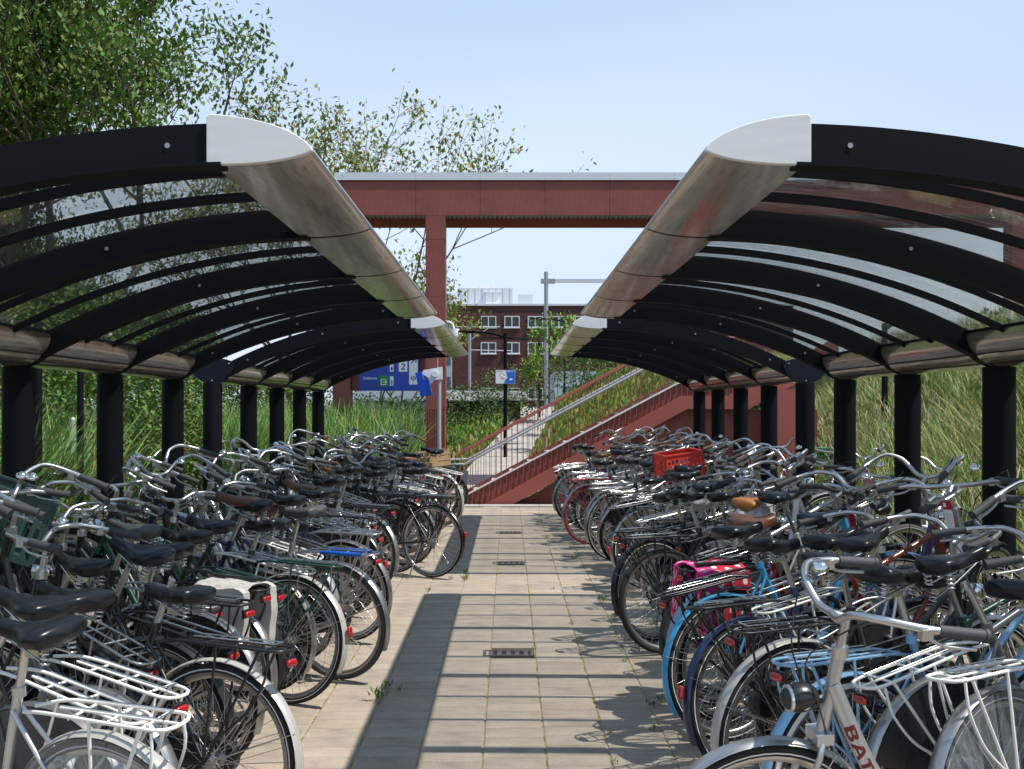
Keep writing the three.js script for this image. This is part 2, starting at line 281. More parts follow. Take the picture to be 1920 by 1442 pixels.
// ---------------------------------------------------------------- red station canopy
{
  const t = thing('station_canopy', 'tall red clad station canopy with pale coping above the aisle', 'canopy', [0, 0, -20.35]);
  const zf = 0, zb = -1.35;
  const edges = [-3.32, -3.17]; for (let x = -1.78; x < 9.6; x += 1.235) edges.push(x); edges.push(10.1);
  for (let i = 0; i + 1 < edges.length; i++) {
    M3('fascia_panel', span(edges[i] + 0.003, edges[i + 1] - 0.003, 5.29, 5.93, zf, zf - 0.03), MAT.red, t);
    M3('coping', span(edges[i] + 0.002, edges[i + 1] - 0.002, 5.955, 6.10, zf + 0.03, zf - 0.05), MAT.zinc, t);
  }
  M3('fascia_frame', span(-3.3, 10.08, 5.30, 5.94, zf - 0.033, zf - 0.07), MAT.redDark, t);
  M3('fascia_top', span(-3.32, 10.1, 5.935, 5.952, zf + 0.02, zf - 0.07), MAT.redDark, t);
  M3('rear_beam', span(-3.3, 10.08, 5.27, 5.9, zb, zb + 0.12), MAT.redLight, t);
  M3('roof', span(-3.28, 10.06, 5.9, 6.04, zf - 0.075, zb - 0.05), MAT.grey, t);
  const cg = []; for (let x = -3.25; x < 10; x += 0.09) cg.push(box(0.05, 0.02, 1.14, x, 5.44, -0.64)); cg.push(span(-3.28, 10.06, 5.455, 5.47, zf - 0.075, zb + 0.125));
  M3('soffit_grille', merge(cg), MAT.grey, t);
  const column = (x0, x1, z0, z1, cuts) => {
    const col = M3('column', span(x0 + 0.01, x1 - 0.01, -0.05, 5.26, z0 - 0.01, z1 + 0.01), MAT.redDark, t);
    for (let i = 0; i + 1 < cuts.length; i++) M3('column_panel', span(x0, x1, cuts[i] + 0.003, cuts[i + 1] - 0.003, z0, z1), MAT.red, col);
    for (let k = 0; k < 9; k++) { const w = (x1 - x0) / 9; M3('rib', span(x0 + k * w + 0.006, x0 + (k + 1) * w - 0.008, -0.05, cuts[0] - 0.01, z0 + 0.014, z0 - 0.02), MAT.red, col); }
  };
  column(-1.587, -1.21, 0.012, -0.36, [1.58, 2.35, 3.73, 4.82, 5.285]);
  column(-3.56, -3.2, -1.2, -1.56, [1.58, 2.62, 3.73, 4.82, 5.285]);
  column(9.6, 9.97, 0.012, -0.36, [1.58, 2.35, 3.73, 4.82, 5.285]);
  M3('cross_beam', span(-3.19, -1.6, 1.96, 2.72, -1.36, -1.5), MAT.red, t);
}
{ // wayfinding sign
  const t = thing('wayfinding_sign', 'blue illuminated-style direction sign reading Centrum and 2 on the red beam', 'sign', [-2.425, 2.36, -21.62]);
  t.userData.label = 'blue direction sign reading Centrum with platform number 2 on the red beam';
  M3('sign_box', box(1.21, 0.80, 0.08, 0, 0, 0), mat([0.008, 0.045, 0.36], 0.35), t);
  const face = canvasTex(1024, 677, (c, w, h) => {
    c.fillStyle = '#0a3a9f'; c.fillRect(0, 0, w, h); c.fillStyle = '#0c46b8'; c.fillRect(w * 0.575, 0, w * 0.425, h);
    c.fillStyle = '#fff'; c.font = '62px sans-serif'; c.fillText('Centrum', w * 0.06, h * 0.72);
    c.fillStyle = '#1c8a3c'; c.fillRect(w * 0.345, h * 0.62, w * 0.14, h * 0.28); c.strokeStyle = '#fff'; c.lineWidth = 9; c.strokeRect(w * 0.37, h * 0.72, w * 0.075, h * 0.13);
    c.beginPath(); c.moveTo(w * 0.40, h * 0.785); c.lineTo(w * 0.465, h * 0.785); c.moveTo(w * 0.445, h * 0.755); c.lineTo(w * 0.467, h * 0.785); c.lineTo(w * 0.445, h * 0.815); c.stroke();
    c.fillStyle = '#eef1f4'; c.fillRect(w * 0.515, h * 0.30, w * 0.06, h * 0.22); c.fillRect(w * 0.515, h * 0.64, w * 0.06, h * 0.24); c.fillStyle = '#0c2f7d'; c.fillRect(w * 0.532, h * 0.40, w * 0.03, h * 0.09); c.fillRect(w * 0.538, h * 0.74, w * 0.02, h * 0.12);
    c.fillStyle = '#f2f4f6'; c.fillRect(w * 0.665, h * 0.22, w * 0.145, h * 0.30); c.fillRect(w * 0.695, h * 0.16, w * 0.115, h * 0.1); c.fillStyle = '#0c2f7d'; c.font = 'bold 150px sans-serif'; c.fillText('2', w * 0.70, h * 0.47);
    c.fillStyle = '#f2f4f6'; c.fillRect(w * 0.84, h * 0.09, w * 0.145, h * 0.76); c.strokeStyle = '#0c2f7d'; c.lineWidth = 20; c.beginPath(); c.moveTo(w * 0.875, h * 0.31); c.lineTo(w * 0.95, h * 0.17); c.moveTo(w * 0.885, h * 0.16); c.lineTo(w * 0.955, h * 0.155); c.lineTo(w * 0.955, h * 0.29); c.stroke();
    c.fillStyle = '#0c2f7d'; c.beginPath(); c.arc(w * 0.912, h * 0.69, w * 0.042, 0, 7); c.fill(); c.fillStyle = '#fff'; c.fillRect(w * 0.895, h * 0.64, w * 0.012, h * 0.1); c.fillRect(w * 0.917, h * 0.64, w * 0.012, h * 0.1);
  });
  const f = M3('sign_face', new THREE.PlaneGeometry(1.2, 0.79), mat([1, 1, 1], 0.3, 0, { map: face }), t); f.position.z = 0.0425;
}
{ // grey post with a tilted blue panel
  const t = thing('terminal_post', 'slim grey steel post with a bracket and tilted blue panel before red column', 'post', [-1.085, 0, -16.6]);
  M3('pole', rod(V(0, -0.02, 0), V(0, 2.2, 0), 0.033, 0.033, 16), MAT.grey, t);
  M3('mast_tip', rod(V(-0.02, 2.24, 0), V(-0.02, 2.42, 0), 0.006), MAT.alu, t);
  const br = M3('bracket', prism([[-0.26, 2.14], [-0.24, 2.2], [0.05, 2.25], [0.05, 2.06], [-0.08, 2.04], [-0.17, 1.93], [-0.2, 1.95], [-0.16, 2.08]], 0.045, -0.045), MAT.white, t);
  const k = M3('pivot', new THREE.CylinderGeometry(0.05, 0.05, 0.03, 20), MAT.white, br); k.rotation.x = Math.PI / 2; k.position.set(-0.06, 2.14, 0.055);
  const bx = M3('blue_panel', box(0.10, 0.37, 0.3), mat([0.01, 0.07, 0.5], 0.35), t); bx.position.set(-0.27, 1.98, 0); bx.rotation.z = 0.22;
  const bx2 = M3('panel_back', box(0.09, 0.26, 0.24), mat([0.01, 0.05, 0.36], 0.4), t); bx2.position.set(-0.175, 1.93, 0); bx2.rotation.z = 0.22;
}
// ---------------------------------------------------------------- red stairs
{
  const Zs = -17.84, W = 1.7, SL = 0.5306, X0 = -0.79, t = thing('staircase', 'rust red steel staircase with baluster railing rising right behind the aisle', 'stairs', [0, 0, Zs]);
  const yl = (x) => 0.14 + SL * (x + 0.7), X1 = 2.83, Yl = yl(X1);
  const stringer = (z, th) => merge([prism([[X0, -0.02], [X0 + 0.02, yl(X0) + 0.02], [X1, Yl], [4.0, Yl], [4.0, Yl - 0.2], [X1 + 0.05, Yl - 0.2], [-0.42, -0.02]], z, z - th)]);
  M3('stringer', stringer(0, 0.012), MAT.red, t);
  M3('stringer', stringer(-W, 0.012), MAT.red, t);
  M3('flange', prism([[-0.43, -0.02], [X1 + 0.05, Yl - 0.2], [3.66, Yl - 0.2], [3.66, Yl - 0.42], [X1 + 0.14, Yl - 0.42], [0.02, -0.02]], 0.06, -0.02), MAT.redLight, t);
  M3('edge_strip', merge([prism([[X0 + 0.02, yl(X0) + 0.022], [X1, Yl + 0.002], [4.0, Yl + 0.002], [4.0, Yl + 0.03], [X1, Yl + 0.03], [X0 + 0.02, yl(X0) + 0.05]], 0.03, -0.03)]), MAT.white, t);
  const N = 11; for (let i = 0; i < N; i++) { const y = 0.17 * (i + 1) + 0.0, x = -0.62 + i * 0.32; M3('tread', box(0.34, 0.045, W - 0.05, x + 0.16, Math.min(y, Yl - 0.05) - 0.03, -W / 2 - 0.006), MAT.concrete, t); M3('riser', box(0.012, 0.16, W - 0.06, x + 0.004, Math.min(y, Yl - 0.05) - 0.135, -W / 2 - 0.006), MAT.redDark, t); }
  M3('landing', span(X1 + 0.06, 4.9, Yl - 0.1, Yl - 0.02, -0.03, -W + 0.03), MAT.concrete, t);
  M3('infill_wall', prism([[0.05, -0.05], [X1 + 0.16, Yl - 0.43], [5.2, Yl - 0.43], [5.2, -0.05]], -0.14, -0.2), MAT.red, t);
  M3('upper_stringer', prism([[3.66, Yl - 0.42], [4.0, Yl - 0.42], [5.5, Yl + 0.376], [5.5, Yl + 0.796], [4.0, Yl + 0.0], [3.66, Yl - 0.2]], 0.055, -0.02), MAT.redLight, t);
  M3('pier', span(4.32, 4.86, -0.05, Yl - 0.1, 0.5, 0.1), MAT.redLight, t);
  const railY = (x) => Math.min(1.245 - 0.09 + SL * (x - 0), 99) ;
  const top = (x) => (x < X1 ? yl(x) + 0.77 : Yl + 0.77), hand = (x) => top(x) - 0.215;
  for (const z of [0.022, -W - 0.03]) {
    for (let x = X0 - 0.1; x < 4.0; x += 0.0945) { const lo = x < X0 ? -0.02 : (x < X1 ? Math.max(yl(x) - 0.19, -0.02) : Yl - 0.19); M3('baluster', box(0.011, top(x) - lo, 0.011, x, (top(x) + lo) / 2, z), MAT.redLight, t); }
    M3('top_rail', merge([rod(V(X0 - 0.12, top(X0 - 0.12) + 0.005, z), V(X1, Yl + 0.775, z), 0.014), rod(V(X1, Yl + 0.775, z), V(4.0, Yl + 0.775, z), 0.014)]), MAT.redLight, t);
    M3('handrail', merge([bend([V(X0 - 0.33, hand(X0) + 0.02, z + 0.06), V(X0 - 0.16, hand(X0) + 0.02, z + 0.06), V(X0 + 0.05, hand(X0 + 0.05), z + 0.06)], 0.021, 8), rod(V(X0 + 0.04, hand(X0 + 0.04), z + 0.06), V(X1, Yl + 0.555, z + 0.06), 0.021, 0.021, 10), rod(V(X1, Yl + 0.555, z + 0.06), V(4.0, Yl + 0.555, z + 0.06), 0.021, 0.021, 10)]), MAT.grey, t);
  }
  for (let x = X0 + 0.35; x < X1; x += 0.82) for (const d of [-0.04, -0.13]) { const b = M3('bolt', new THREE.SphereGeometry(0.008, 8, 6), MAT.bolt, t); b.position.set(x, yl(x) + d, 0.004); }
}
{ // rising concrete path beyond the stairs
  const g = grid(1, 30, (u, v) => { const Z = lerp(19.7, 44, v); return [pathX(Z) + (u - 0.5) * 1.2, pathY(Z) + 0.015, -Z]; });
  const p = g.attributes.position, uv = g.attributes.uv; for (let i = 0; i < p.count; i++) uv.setXY(i, p.getX(i) / 2, p.getZ(i) / 2);
  const path = M3('path', g, MAT.concrete); structure(path);
  for (const q of [-1, 1]) M3('path_kerb', grid(3, 30, (u, v) => { const Z = lerp(19.7, 44, v), k = [[0, -0.15], [0, 0.10], [0.1, 0.10], [0.1, -0.15]][Math.round(u * 3)]; return [pathX(Z) + q * (0.6 + k[0]), pathY(Z) + k[1], -Z]; }), MAT.concrete, path);
}
// ---------------------------------------------------------------- buildings and masts far behind
{
  const bt = tex(256, (u, v) => { const r = Math.floor(v * 32), x = u * 16 + (r % 2) * 0.5, m = (v * 32) % 1 < 0.14 || x % 1 < 0.06, k = hash(Math.floor(x) % 16, r); return m ? [0.62, 0.56, 0.54] : [0.7 + 0.3 * k, 0.62 + 0.25 * k, 0.6 + 0.25 * k]; }); bt.repeat.set(8, 5);
  const brick = mat([0.135, 0.058, 0.058], 0.85, 0, { map: bt }), frame = mat([0.66, 0.68, 0.7], 0.5), pane = mat([0.02, 0.03, 0.032], 0.06);
  const t = thing('brick_building', 'dark purple brown brick building with white framed windows and flat roof', 'building', [0, 0, -90]);
  M3('wall', span(-4.8, 24, -0.5, 10.2, 0, -14), brick, t);
  M3('roof_edge', span(-4.9, 24.1, 10.2, 10.36, 0.1, -14.1), MAT.zinc, t);
  for (const y of [2.3, 6.15, 8.31]) for (let i = 0; i < 11; i++) {
    const x = -2.34 + i * 1.98, yy = y === 8.31 ? 8.36 : y; if (y === 2.3 && i > 4) continue;
    const w = M3('window', merge([box(1.3, 0.07, 0.1, x + 0.63, yy + 0.04, 0.03), box(1.3, 0.07, 0.1, x + 0.63, yy + 0.93, 0.03), box(0.07, 0.83, 0.1, x + 0.02, yy + 0.485, 0.03), box(0.07, 0.83, 0.1, x + 1.24, yy + 0.485, 0.03), box(0.08, 0.83, 0.1, x + 0.62, yy + 0.485, 0.03)]), frame, t);
    for (const q of [0.32, 0.93]) { M3('pane', box(0.53, 0.83, 0.02, x + q, yy + 0.485, 0.02), pane, w); }
    M3('sill', box(1.4, 0.07, 0.2, x + 0.63, yy - 0.04, 0.06), MAT.zinc, w);
  }
  const roofUnit = (x0, x1, y1, z) => M3('roof_unit', span(x0, x1, 10.36, y1, z, z - 4), mat([0.62, 0.64, 0.68], 0.55), t);
  const u = roofUnit(-4.4, 0.32, 11.92, -2); for (let x = -4.1; x < 0.2; x += 0.6) M3('cladding_seam', box(0.03, 1.5, 0.02, x, 11.12, -1.985), MAT.grey, u);
  M3('unit_door', merge([box(0.58, 1.15, 0.05, -1.69, 10.95, -1.96), box(0.58, 1.15, 0.05, -1.08, 10.95, -1.96), box(1.5, 0.06, 0.2, -1.38, 11.57, -1.9)]), MAT.white, u);
  roofUnit(0.82, 2.07, 11.32, -1.5); M3('vent_cowl', merge([box(0.7, 0.34, 0.7, -2.1, 12.09, -3), box(0.45, 0.22, 0.45, -3.1, 12.03, -3)]), MAT.white, u);
  const b2 = thing('distant_block', 'pale blue grey office block just left of the brick building', 'building', [0, 0, -110]);
  M3('wall', span(-16, -5.9, -0.5, 13.4, 0, -12), mat([0.45, 0.52, 0.6], 0.5), b2); for (let k = 0; k < 5; k++) M3('window_band', span(-15.8, -6.0, 1 + k * 2.5, 2.3 + k * 2.5, 0.03, -0.1), mat([0.10, 0.14, 0.18], 0.15), b2);
  const b3 = thing('low_warehouse', 'low pale grey warehouse to the right below the brick building', 'building', [0, 0, -70]);
  M3('wall', span(3, 16, -0.5, 4.0, 0, -8), mat([0.42, 0.47, 0.54], 0.6), b3); for (let k = 0; k < 6; k++) M3('door', span(3.6 + k * 2, 5.1 + k * 2, 0, 3, 0.04, -0.02), mat([0.10, 0.16, 0.16], 0.4), b3);
}
{
  const galv = mat([0.34, 0.37, 0.40], 0.5, 0.5);
  const a = thing('catenary_mast', 'tall grey rail mast with a long pale arm above the saplings', 'mast', [2.1, 0, -60]);
  M3('mast', rod(V(0, 0, 0), V(0, 9.25, 0), 0.12, 0.12, 10), galv, a); M3('cross_arm', box(0.8, 0.26, 0.2, 0.1, 8.72, 0), galv, a); M3('long_arm', box(3.2, 0.2, 0.16, 2.0, 8.74, 0), MAT.zinc, a);
  const b = thing('catenary_mast', 'shorter grey rail mast with slanted stays before the brick building', 'mast', [-2.2, 0, -60]);
  M3('mast', rod(V(0, 0, 0), V(0, 6.5, 0), 0.085, 0.085, 10), galv, b); M3('cross_arm', rod(V(-0.9, 6.15, 0), V(1.7, 6.15, 0), 0.03), MAT.zinc, b);
  M3('stay', rod(V(0, 5.4, 0), V(-0.9, 6.0, 0), 0.02), MAT.zinc, b); M3('stay', rod(V(0, 5.4, 0), V(1.1, 6.1, 0), 0.02), MAT.zinc, b); M3('lower_arm', rod(V(0, 4.85, 0), V(2.4, 4.8, 0), 0.025), MAT.zinc, b);
}
function lampPost(x, Z, h, arm, label, cam) {
  const y0 = Math.max(0, ground(x, Z)) - 0.06, t = thing('lamp_post', label, 'lamp post', [x, y0, -Z]);
  M3('pole', rod(V(0, 0, 0), V(0, h, 0), 0.05, 0.045, 14), MAT.black, t);
  M3('arm', bend([V(0, h - 0.1, 0), V(arm * 0.4, h + 0.0, 0), V(arm, h + 0.02, 0)], 0.03, 10, 8), MAT.black, t);
  M3('lamp_head', box(Math.abs(arm) * 0.55, 0.04, 0.16, arm * 1.05, h + 0.03, 0), MAT.black, t);
  if (cam) {
    const sign = M3('camera_sign', box(0.47, 0.33, 0.012, 0, 2.36 - y0, 0.062), MAT.white, t);
    const f = canvasTex(512, 360, (c, w, h2) => {
      c.fillStyle = '#e9ecf0'; c.fillRect(0, 0, w, h2); c.fillStyle = '#1766d6'; c.beginPath(); c.moveTo(w * 0.5, 0); c.lineTo(w, 0); c.lineTo(w, h2); c.lineTo(w * 0.40, h2); c.lineTo(w * 0.62, h2 * 0.55); c.fill();
      c.fillStyle = '#1c3f8a'; c.font = 'bold 44px sans-serif'; c.fillText('CAMERA', w * 0.03, h2 * 0.13); c.fillStyle = '#e9ecf0'; c.fillText('TOEZICHT', w * 0.53, h2 * 0.13);
      c.strokeStyle = '#222'; c.lineWidth = 9; c.beginPath(); c.moveTo(w * 0.18, h2 * 0.3); c.lineTo(w * 0.3, h2 * 0.22); c.lineTo(w * 0.72, h2 * 0.58); c.lineTo(w * 0.66, h2 * 0.74); c.lineTo(w * 0.24, h2 * 0.5); c.closePath(); c.stroke();
      c.beginPath(); c.arc(w * 0.32, h2 * 0.6, 28, 0, 7); c.moveTo(w * 0.5, h2 * 0.7); c.arc(w * 0.46, h2 * 0.7, 28, 0, 7); c.stroke(); c.fillStyle = '#f4f5f7'; c.fillRect(w * 0.72, h2 * 0.62, w * 0.16, h2 * 0.13);
    });
    const pf = M3('sign_face', new THREE.PlaneGeometry(0.46, 0.32), mat([1, 1, 1], 0.4, 0, { map: f }), sign); pf.position.set(0, 2.36 - y0, 0.0695);
    const d = M3('camera_dome', merge([new THREE.SphereGeometry(0.13, 18, 12).translate(-1.25, h - 0.05, 0), new THREE.CylinderGeometry(0.135, 0.135, 0.12, 18).translate(-1.25, h + 0.04, 0)]), MAT.white, t);
    M3('dome_bracket', bend([V(-1.25, h + 0.1, 0), V(-1.28, h + 0.22, 0), V(-1.42, h + 0.28, 0), V(-1.6, h + 0.24, 0)], 0.025, 8), MAT.white, d);
  }
}
lampPost(-0.085, 25.9, 3.22, -0.95, 'black lamp post carrying the blue and white camera sign by the path', true);
lampPost(1.08, 38, 3.0, -1.3, 'black lamp post farther up the path behind the saplings');
lampPost(2.4, 46, 3.6, -1.1, 'farthest black lamp post on the bank beside the stairs');
lampPost(5.85, 16.6, 1.75, 0.4, 'black lamp post standing in the grass bank at the right');
{ // slim dark poles beside the left shelter
  for (const [i, [x, Z, r, h, m]] of [[-3.76, 8.52, 0.032, 2.3, MAT.black], [-3.76, 9.36, 0.029, 2.3, MAT.black], [-4.05, 9.9, 0.03, 1.5, MAT.grey]].entries()) {
    const t = thing('pole', ['thicker slim black pole in reeds just behind the left posts', 'thinner slim black pole between the left posts before the ivy', 'short grey pole half hidden in the ivy behind the left posts'][i], 'pole', [x, 0, -Z]);
    M3('shaft', rod(V(0, -0.06, 0), V(0, h, 0), r, r, 14), m, t); M3('cap', new THREE.SphereGeometry(r * 1.05, 12, 8).translate(0, h, 0), m, t);
  }
}
{ // shed and stakes
  const t = thing('garden_shed', 'old low shed with grey weathered roof among the shrubs', 'shed', [-0.9, 0.72, -38]);
  M3('wall', box(2.6, 1.2, 1.8, 0, 0.6, 0), mat([0.05, 0.045, 0.04], 0.9), t);
  for (let k = 0; k < 7; k++) { const b = M3('roof_sheet', box(0.45, 0.03, 2.3, -1.32 + k * 0.44, 1.34 + (k % 2) * 0.012, 0.1), mat([0.2, 0.195, 0.19], 0.85), t); b.rotation.x = 0.16; }
  for (let i = 0; i < 19; i++) {
    const left = i < 14, Z = left ? 20.6 + i * 1.25 : 20.2 + (i - 14) * 1.5, x = left ? pathX(Z) - 0.95 - 0.02 * i : pathX(Z) + 1.0;
    const y = ground(x, Z); const o = tag(M3('wooden_stake', rod(V(0, -0.1, 0), V(rr(-0.02, 0.02), rr(0.5, 0.62), 0), 0.035, 0.032, 8), MAT.stake), left ? `pale wooden stake, ${ord(i)} from the near end of the row left of path` : `pale wooden stake, ${ord(i - 14)} from the near end between path and stairs`, 'stake', 'wooden stakes along the path'); o.position.set(x, y, -Z);
  }
  const bin = thing('green_bin', 'green waste bin by the grass bank behind the right posts', 'bin', [4.75, 0, -16.2]); M3('body', prism([[-0.2, 0], [0.2, 0], [0.24, 0.95], [-0.24, 0.95]], 0.2, -0.2), mat([0.01, 0.14, 0.03], 0.5), bin); M3('lid', box(0.52, 0.06, 0.46, 0, 0.98, 0), mat([0.01, 0.12, 0.03], 0.5), bin);
}
// ---------------------------------------------------------------- vegetation
const treeLeaf = leafGeo;
function tree(name, label, x, Z, o) {
  const t = thing(name, label, 'tree', [x, Math.max(0, ground(x, Z)) - 0.1, -Z]), tips = [], wood = [];
  const grow = (a, dir, len, r, depth) => {
    const b = a.clone().addScaledVector(dir, len), mid = a.clone().lerp(b, 0.5).add(V(rr(-1, 1), rr(-0.3, 0.3), rr(-1, 1)).multiplyScalar(len * 0.07));
    wood.push(rod(a, mid, r, r * 0.85, 6), rod(mid, b, r * 0.85, r * 0.68, 6));
    if (depth <= 1) for (let k = 0; k < 3; k++) tips.push([a.clone().lerp(b, rr(0.25, 1)), dir]);
    if (depth <= 0) { tips.push([b, dir]); return; }
    const n = depth > 2 ? 3 : o.split ?? 3;
    for (let k = 0; k < n; k++) {
      const ax = V(rr(-1, 1), rr(-0.2, 0.3), rr(-1, 1)).normalize(), d = dir.clone().multiplyScalar(k === 0 ? 1.0 : 0.55).add(ax.multiplyScalar(k === 0 ? 0.28 : o.spread ?? 0.75)).add(V(0, o.up ?? 0.18, 0)).normalize();
      grow(b.clone().lerp(a, k === 0 ? 0 : rr(0, 0.35)), d, len * rr(0.66, 0.86), r * 0.6, depth - 1);
    }
  };
  for (const [dx, dz, lean] of o.stems ?? [[0, 0, 0]]) grow(V(dx, 0, dz), V(lean, 1, rr(-0.05, 0.05)).normalize(), o.trunk, o.r, o.depth);
  M3('trunk', merge(wood), mat(o.bark ?? [0.09, 0.075, 0.06], 0.9), t);
  const list = [], cols = [];
  for (const [p, d] of tips) for (let k = 0; k < o.per; k++) {
    const q = p.clone().add(V(rr(-1, 1), rr(-1, 1), rr(-1, 1)).multiplyScalar(o.clump * Math.cbrt(rnd()))), s = rr(0.7, 1.25) * o.leaf;
    list.push(mtx(q.x, q.y, q.z, rr(-2.4, 0.6), rr(0, 6.28), rr(-0.6, 0.6), s * 0.85, s, s)); const w = rnd(); cols.push(C(o.col[0] * rr(0.7, 1.25) + (w > 0.93 ? (o.dry ?? 0) : 0), o.col[1] * rr(0.75, 1.2), o.col[2] * rr(0.6, 1.3)));
  }
  instanced('crown', treeLeaf, leafMat([1, 1, 1], 0.3), list, t, cols); return t;
}
tree('poplar_tree', 'tall leafy poplar above the near left shelter roof', -11.7, 25, { trunk: 3.7, r: 0.17, depth: 5, split: 3, per: 17, clump: 0.62, leaf: 0.18, col: [0.13, 0.21, 0.045], spread: 0.72, up: 0.2, stems: [[0, 0, -0.05], [1.1, 0.3, 0.12], [-0.9, 0, -0.12]] });
tree('willow_tree', 'grey green willow at the far left behind the poplar', -17.2, 30, { trunk: 3.0, r: 0.16, depth: 4, per: 50, clump: 0.9, leaf: 0.15, col: [0.13, 0.19, 0.09], spread: 0.8, stems: [[0, 0, 0], [1.2, 0.3, 0.15]] });
tree('round_tree', 'smaller round green tree behind the left shelter beside the poplar', -8.0, 22.5, { trunk: 1.35, r: 0.09, depth: 4, per: 26, clump: 0.45, leaf: 0.15, col: [0.11, 0.19, 0.04], spread: 0.75, stems: [[0, 0, 0], [-1, 0.4, -0.1]] });
tree('birch_tree', 'sparse light birch tree behind the red canopy beam', -5.55, 29, { trunk: 2.95, r: 0.085, depth: 5, split: 3, per: 4, clump: 0.36, leaf: 0.15, col: [0.24, 0.26, 0.06], dry: 0.1, spread: 0.78, up: 0.22, stems: [[-0.4, 0, -0.03], [0.8, -0.4, 0.05]], bark: [0.16, 0.13, 0.10] });
tree('birch_tree', 'second sparse birch tree right of the red column', -3.05, 30.5, { trunk: 1.75, r: 0.05, depth: 4, split: 3, per: 6, clump: 0.36, leaf: 0.14, col: [0.24, 0.27, 0.06], spread: 0.55, up: 0.2, stems: [[0, 0, 0.0], [-0.5, 0.4, -0.04]], bark: [0.16, 0.13, 0.10] });
for (const [i, [x, Z, h]] of [[1.25, 29, 1.25], [1.75, 27, 0.95], [0.9, 33, 1.0], [2.3, 31, 1.2], [3.0, 26.5, 0.9]].entries())
  tree('sapling', ['tallest young sapling with fresh leaves behind the stair railing', 'slender sapling rising just behind the stair handrail', 'young sapling on the bank nearest the path', 'young sapling right of the tallest one, below the far right shelter', 'rightmost young sapling behind the stair railing'][i], x, Z, { trunk: h, r: 0.022, depth: 3, split: 2, per: 9, clump: 0.2, leaf: 0.12, col: [0.22, 0.34, 0.055], spread: 0.4, up: 0.5, bark: [0.2, 0.16, 0.11] });
function shrub(name, label, cat, x, Z, rx, ry, rz, n, leaf, col, opt = {}) {
  const t = thing(name, label, cat, [x, Math.max(-0.05, ground(x, Z)) - 0.03, -Z]), stems = [];
  for (let k = 0; k < 8; k++) stems.push(rod(V(rr(-rx, rx) * 0.5, 0, rr(-rz, rz) * 0.5), V(rr(-rx, rx) * 0.8, ry * rr(1.0, 1.7), rr(-rz, rz) * 0.8), 0.015, 0.006, 5));
  M3('stems', merge(stems), mat([0.08, 0.065, 0.045], 0.9), t);
  const list = [], cols = [];
  for (let i = 0; i < n; i++) {
    let a = rr(0, 6.28), c = rr(-1, 1), r = Math.pow(rnd(), 0.28), sn = Math.sqrt(1 - c * c); const lump = opt.box ? 1 : 0.78 + 0.4 * vnoise(a * 2 + x, c * 3 + Z) + 0.12 * vnoise(a * 7, c * 9);
    let px = rx * r * sn * Math.cos(a) * lump, py = ry + ry * r * c * lump, pz = rz * r * sn * Math.sin(a) * lump;
    if (opt.box) { px = rr(-rx, rx); pz = rz * (1 - Math.pow(rnd(), 2) * 0.5) * (rnd() < 0.5 ? -1 : 1) + 0.22 * (vnoise(px * 1.5, py * 1.5 + i % 2) - 0.5); py = rr(0, 2 * ry) * (0.94 + 0.14 * vnoise(px * 2, 4)); }
    const s = leaf * rr(0.7, 1.3); list.push(mtx(px, py, pz, rr(-2.2, -0.4), rr(0, 6.28), rr(-0.5, 0.5), s)); cols.push(C(col[0] * rr(0.6, 1.3), col[1] * rr(0.7, 1.25), col[2] * rr(0.5, 1.3)));
  }
  instanced('foliage', leafGeo, leafMat([1, 1, 1], 0.3), list, t, cols); return t;
}
const hedge = (x, Z, len, h, label, col = [0.11, 0.19, 0.035]) => { const t = shrub('hedge', label, 'hedge', x, Z, len / 2, h / 2, 0.38, Math.round(1500 * len * h / 2), 0.085, col, { box: true }); t.rotation.y = Math.PI / 2; return t; };
hedge(-4.7, 12.9, 5.2, 2.8, 'dark ivy hedge behind the left shelter posts');
hedge(-5.6, 4.5, 6.4, 3.2, 'tall leafy hedge behind the near end of left shelter');
hedge(-5.9, 21.5, 19, 2.5, 'leafy hedge behind the tall reeds at the left', [0.085, 0.15, 0.025]);
const bushes = [[-1.6, 33, 1.6, 0.85, 1.2, 'dark round bush behind the wayfinding post and camera sign', [0.06, 0.11, 0.03]], [0.1, 36, 1.3, 1.0, 1.2, 'mixed green bush above the shed behind camera sign', [0.09, 0.15, 0.03]], [-3.6, 31, 1.5, 0.9, 1, 'bush behind the reeds under the blue sign', [0.08, 0.13, 0.03]], [2.9, 36, 1.6, 0.9, 1.1, 'bush on the bank right of the saplings', [0.1, 0.18, 0.03]], [5.2, 33, 1.8, 0.8, 1.2, 'bush under the far right shelter roof', [0.11, 0.19, 0.035]], [4.4, 20.9, 0.9, 0.7, 0.8, 'dark bush behind the stair landing wall', [0.05, 0.11, 0.02]], [-2.6, 26.5, 1.3, 0.85, 0.8, 'dark shrub right behind the blue direction sign', [0.08, 0.14, 0.035]], [-4.4, 28, 1.4, 1.1, 0.9, 'dense shrub behind the left red column', [0.08, 0.14, 0.035]], [-6.5, 33, 2.2, 1.4, 1.5, 'large bush left behind the red columns', [0.07, 0.12, 0.03]]];
for (const [x, Z, rx, ry, rz, label, col] of bushes) shrub('bush', label, 'bush', x, Z, rx, ry, rz, 2600, 0.1, col);
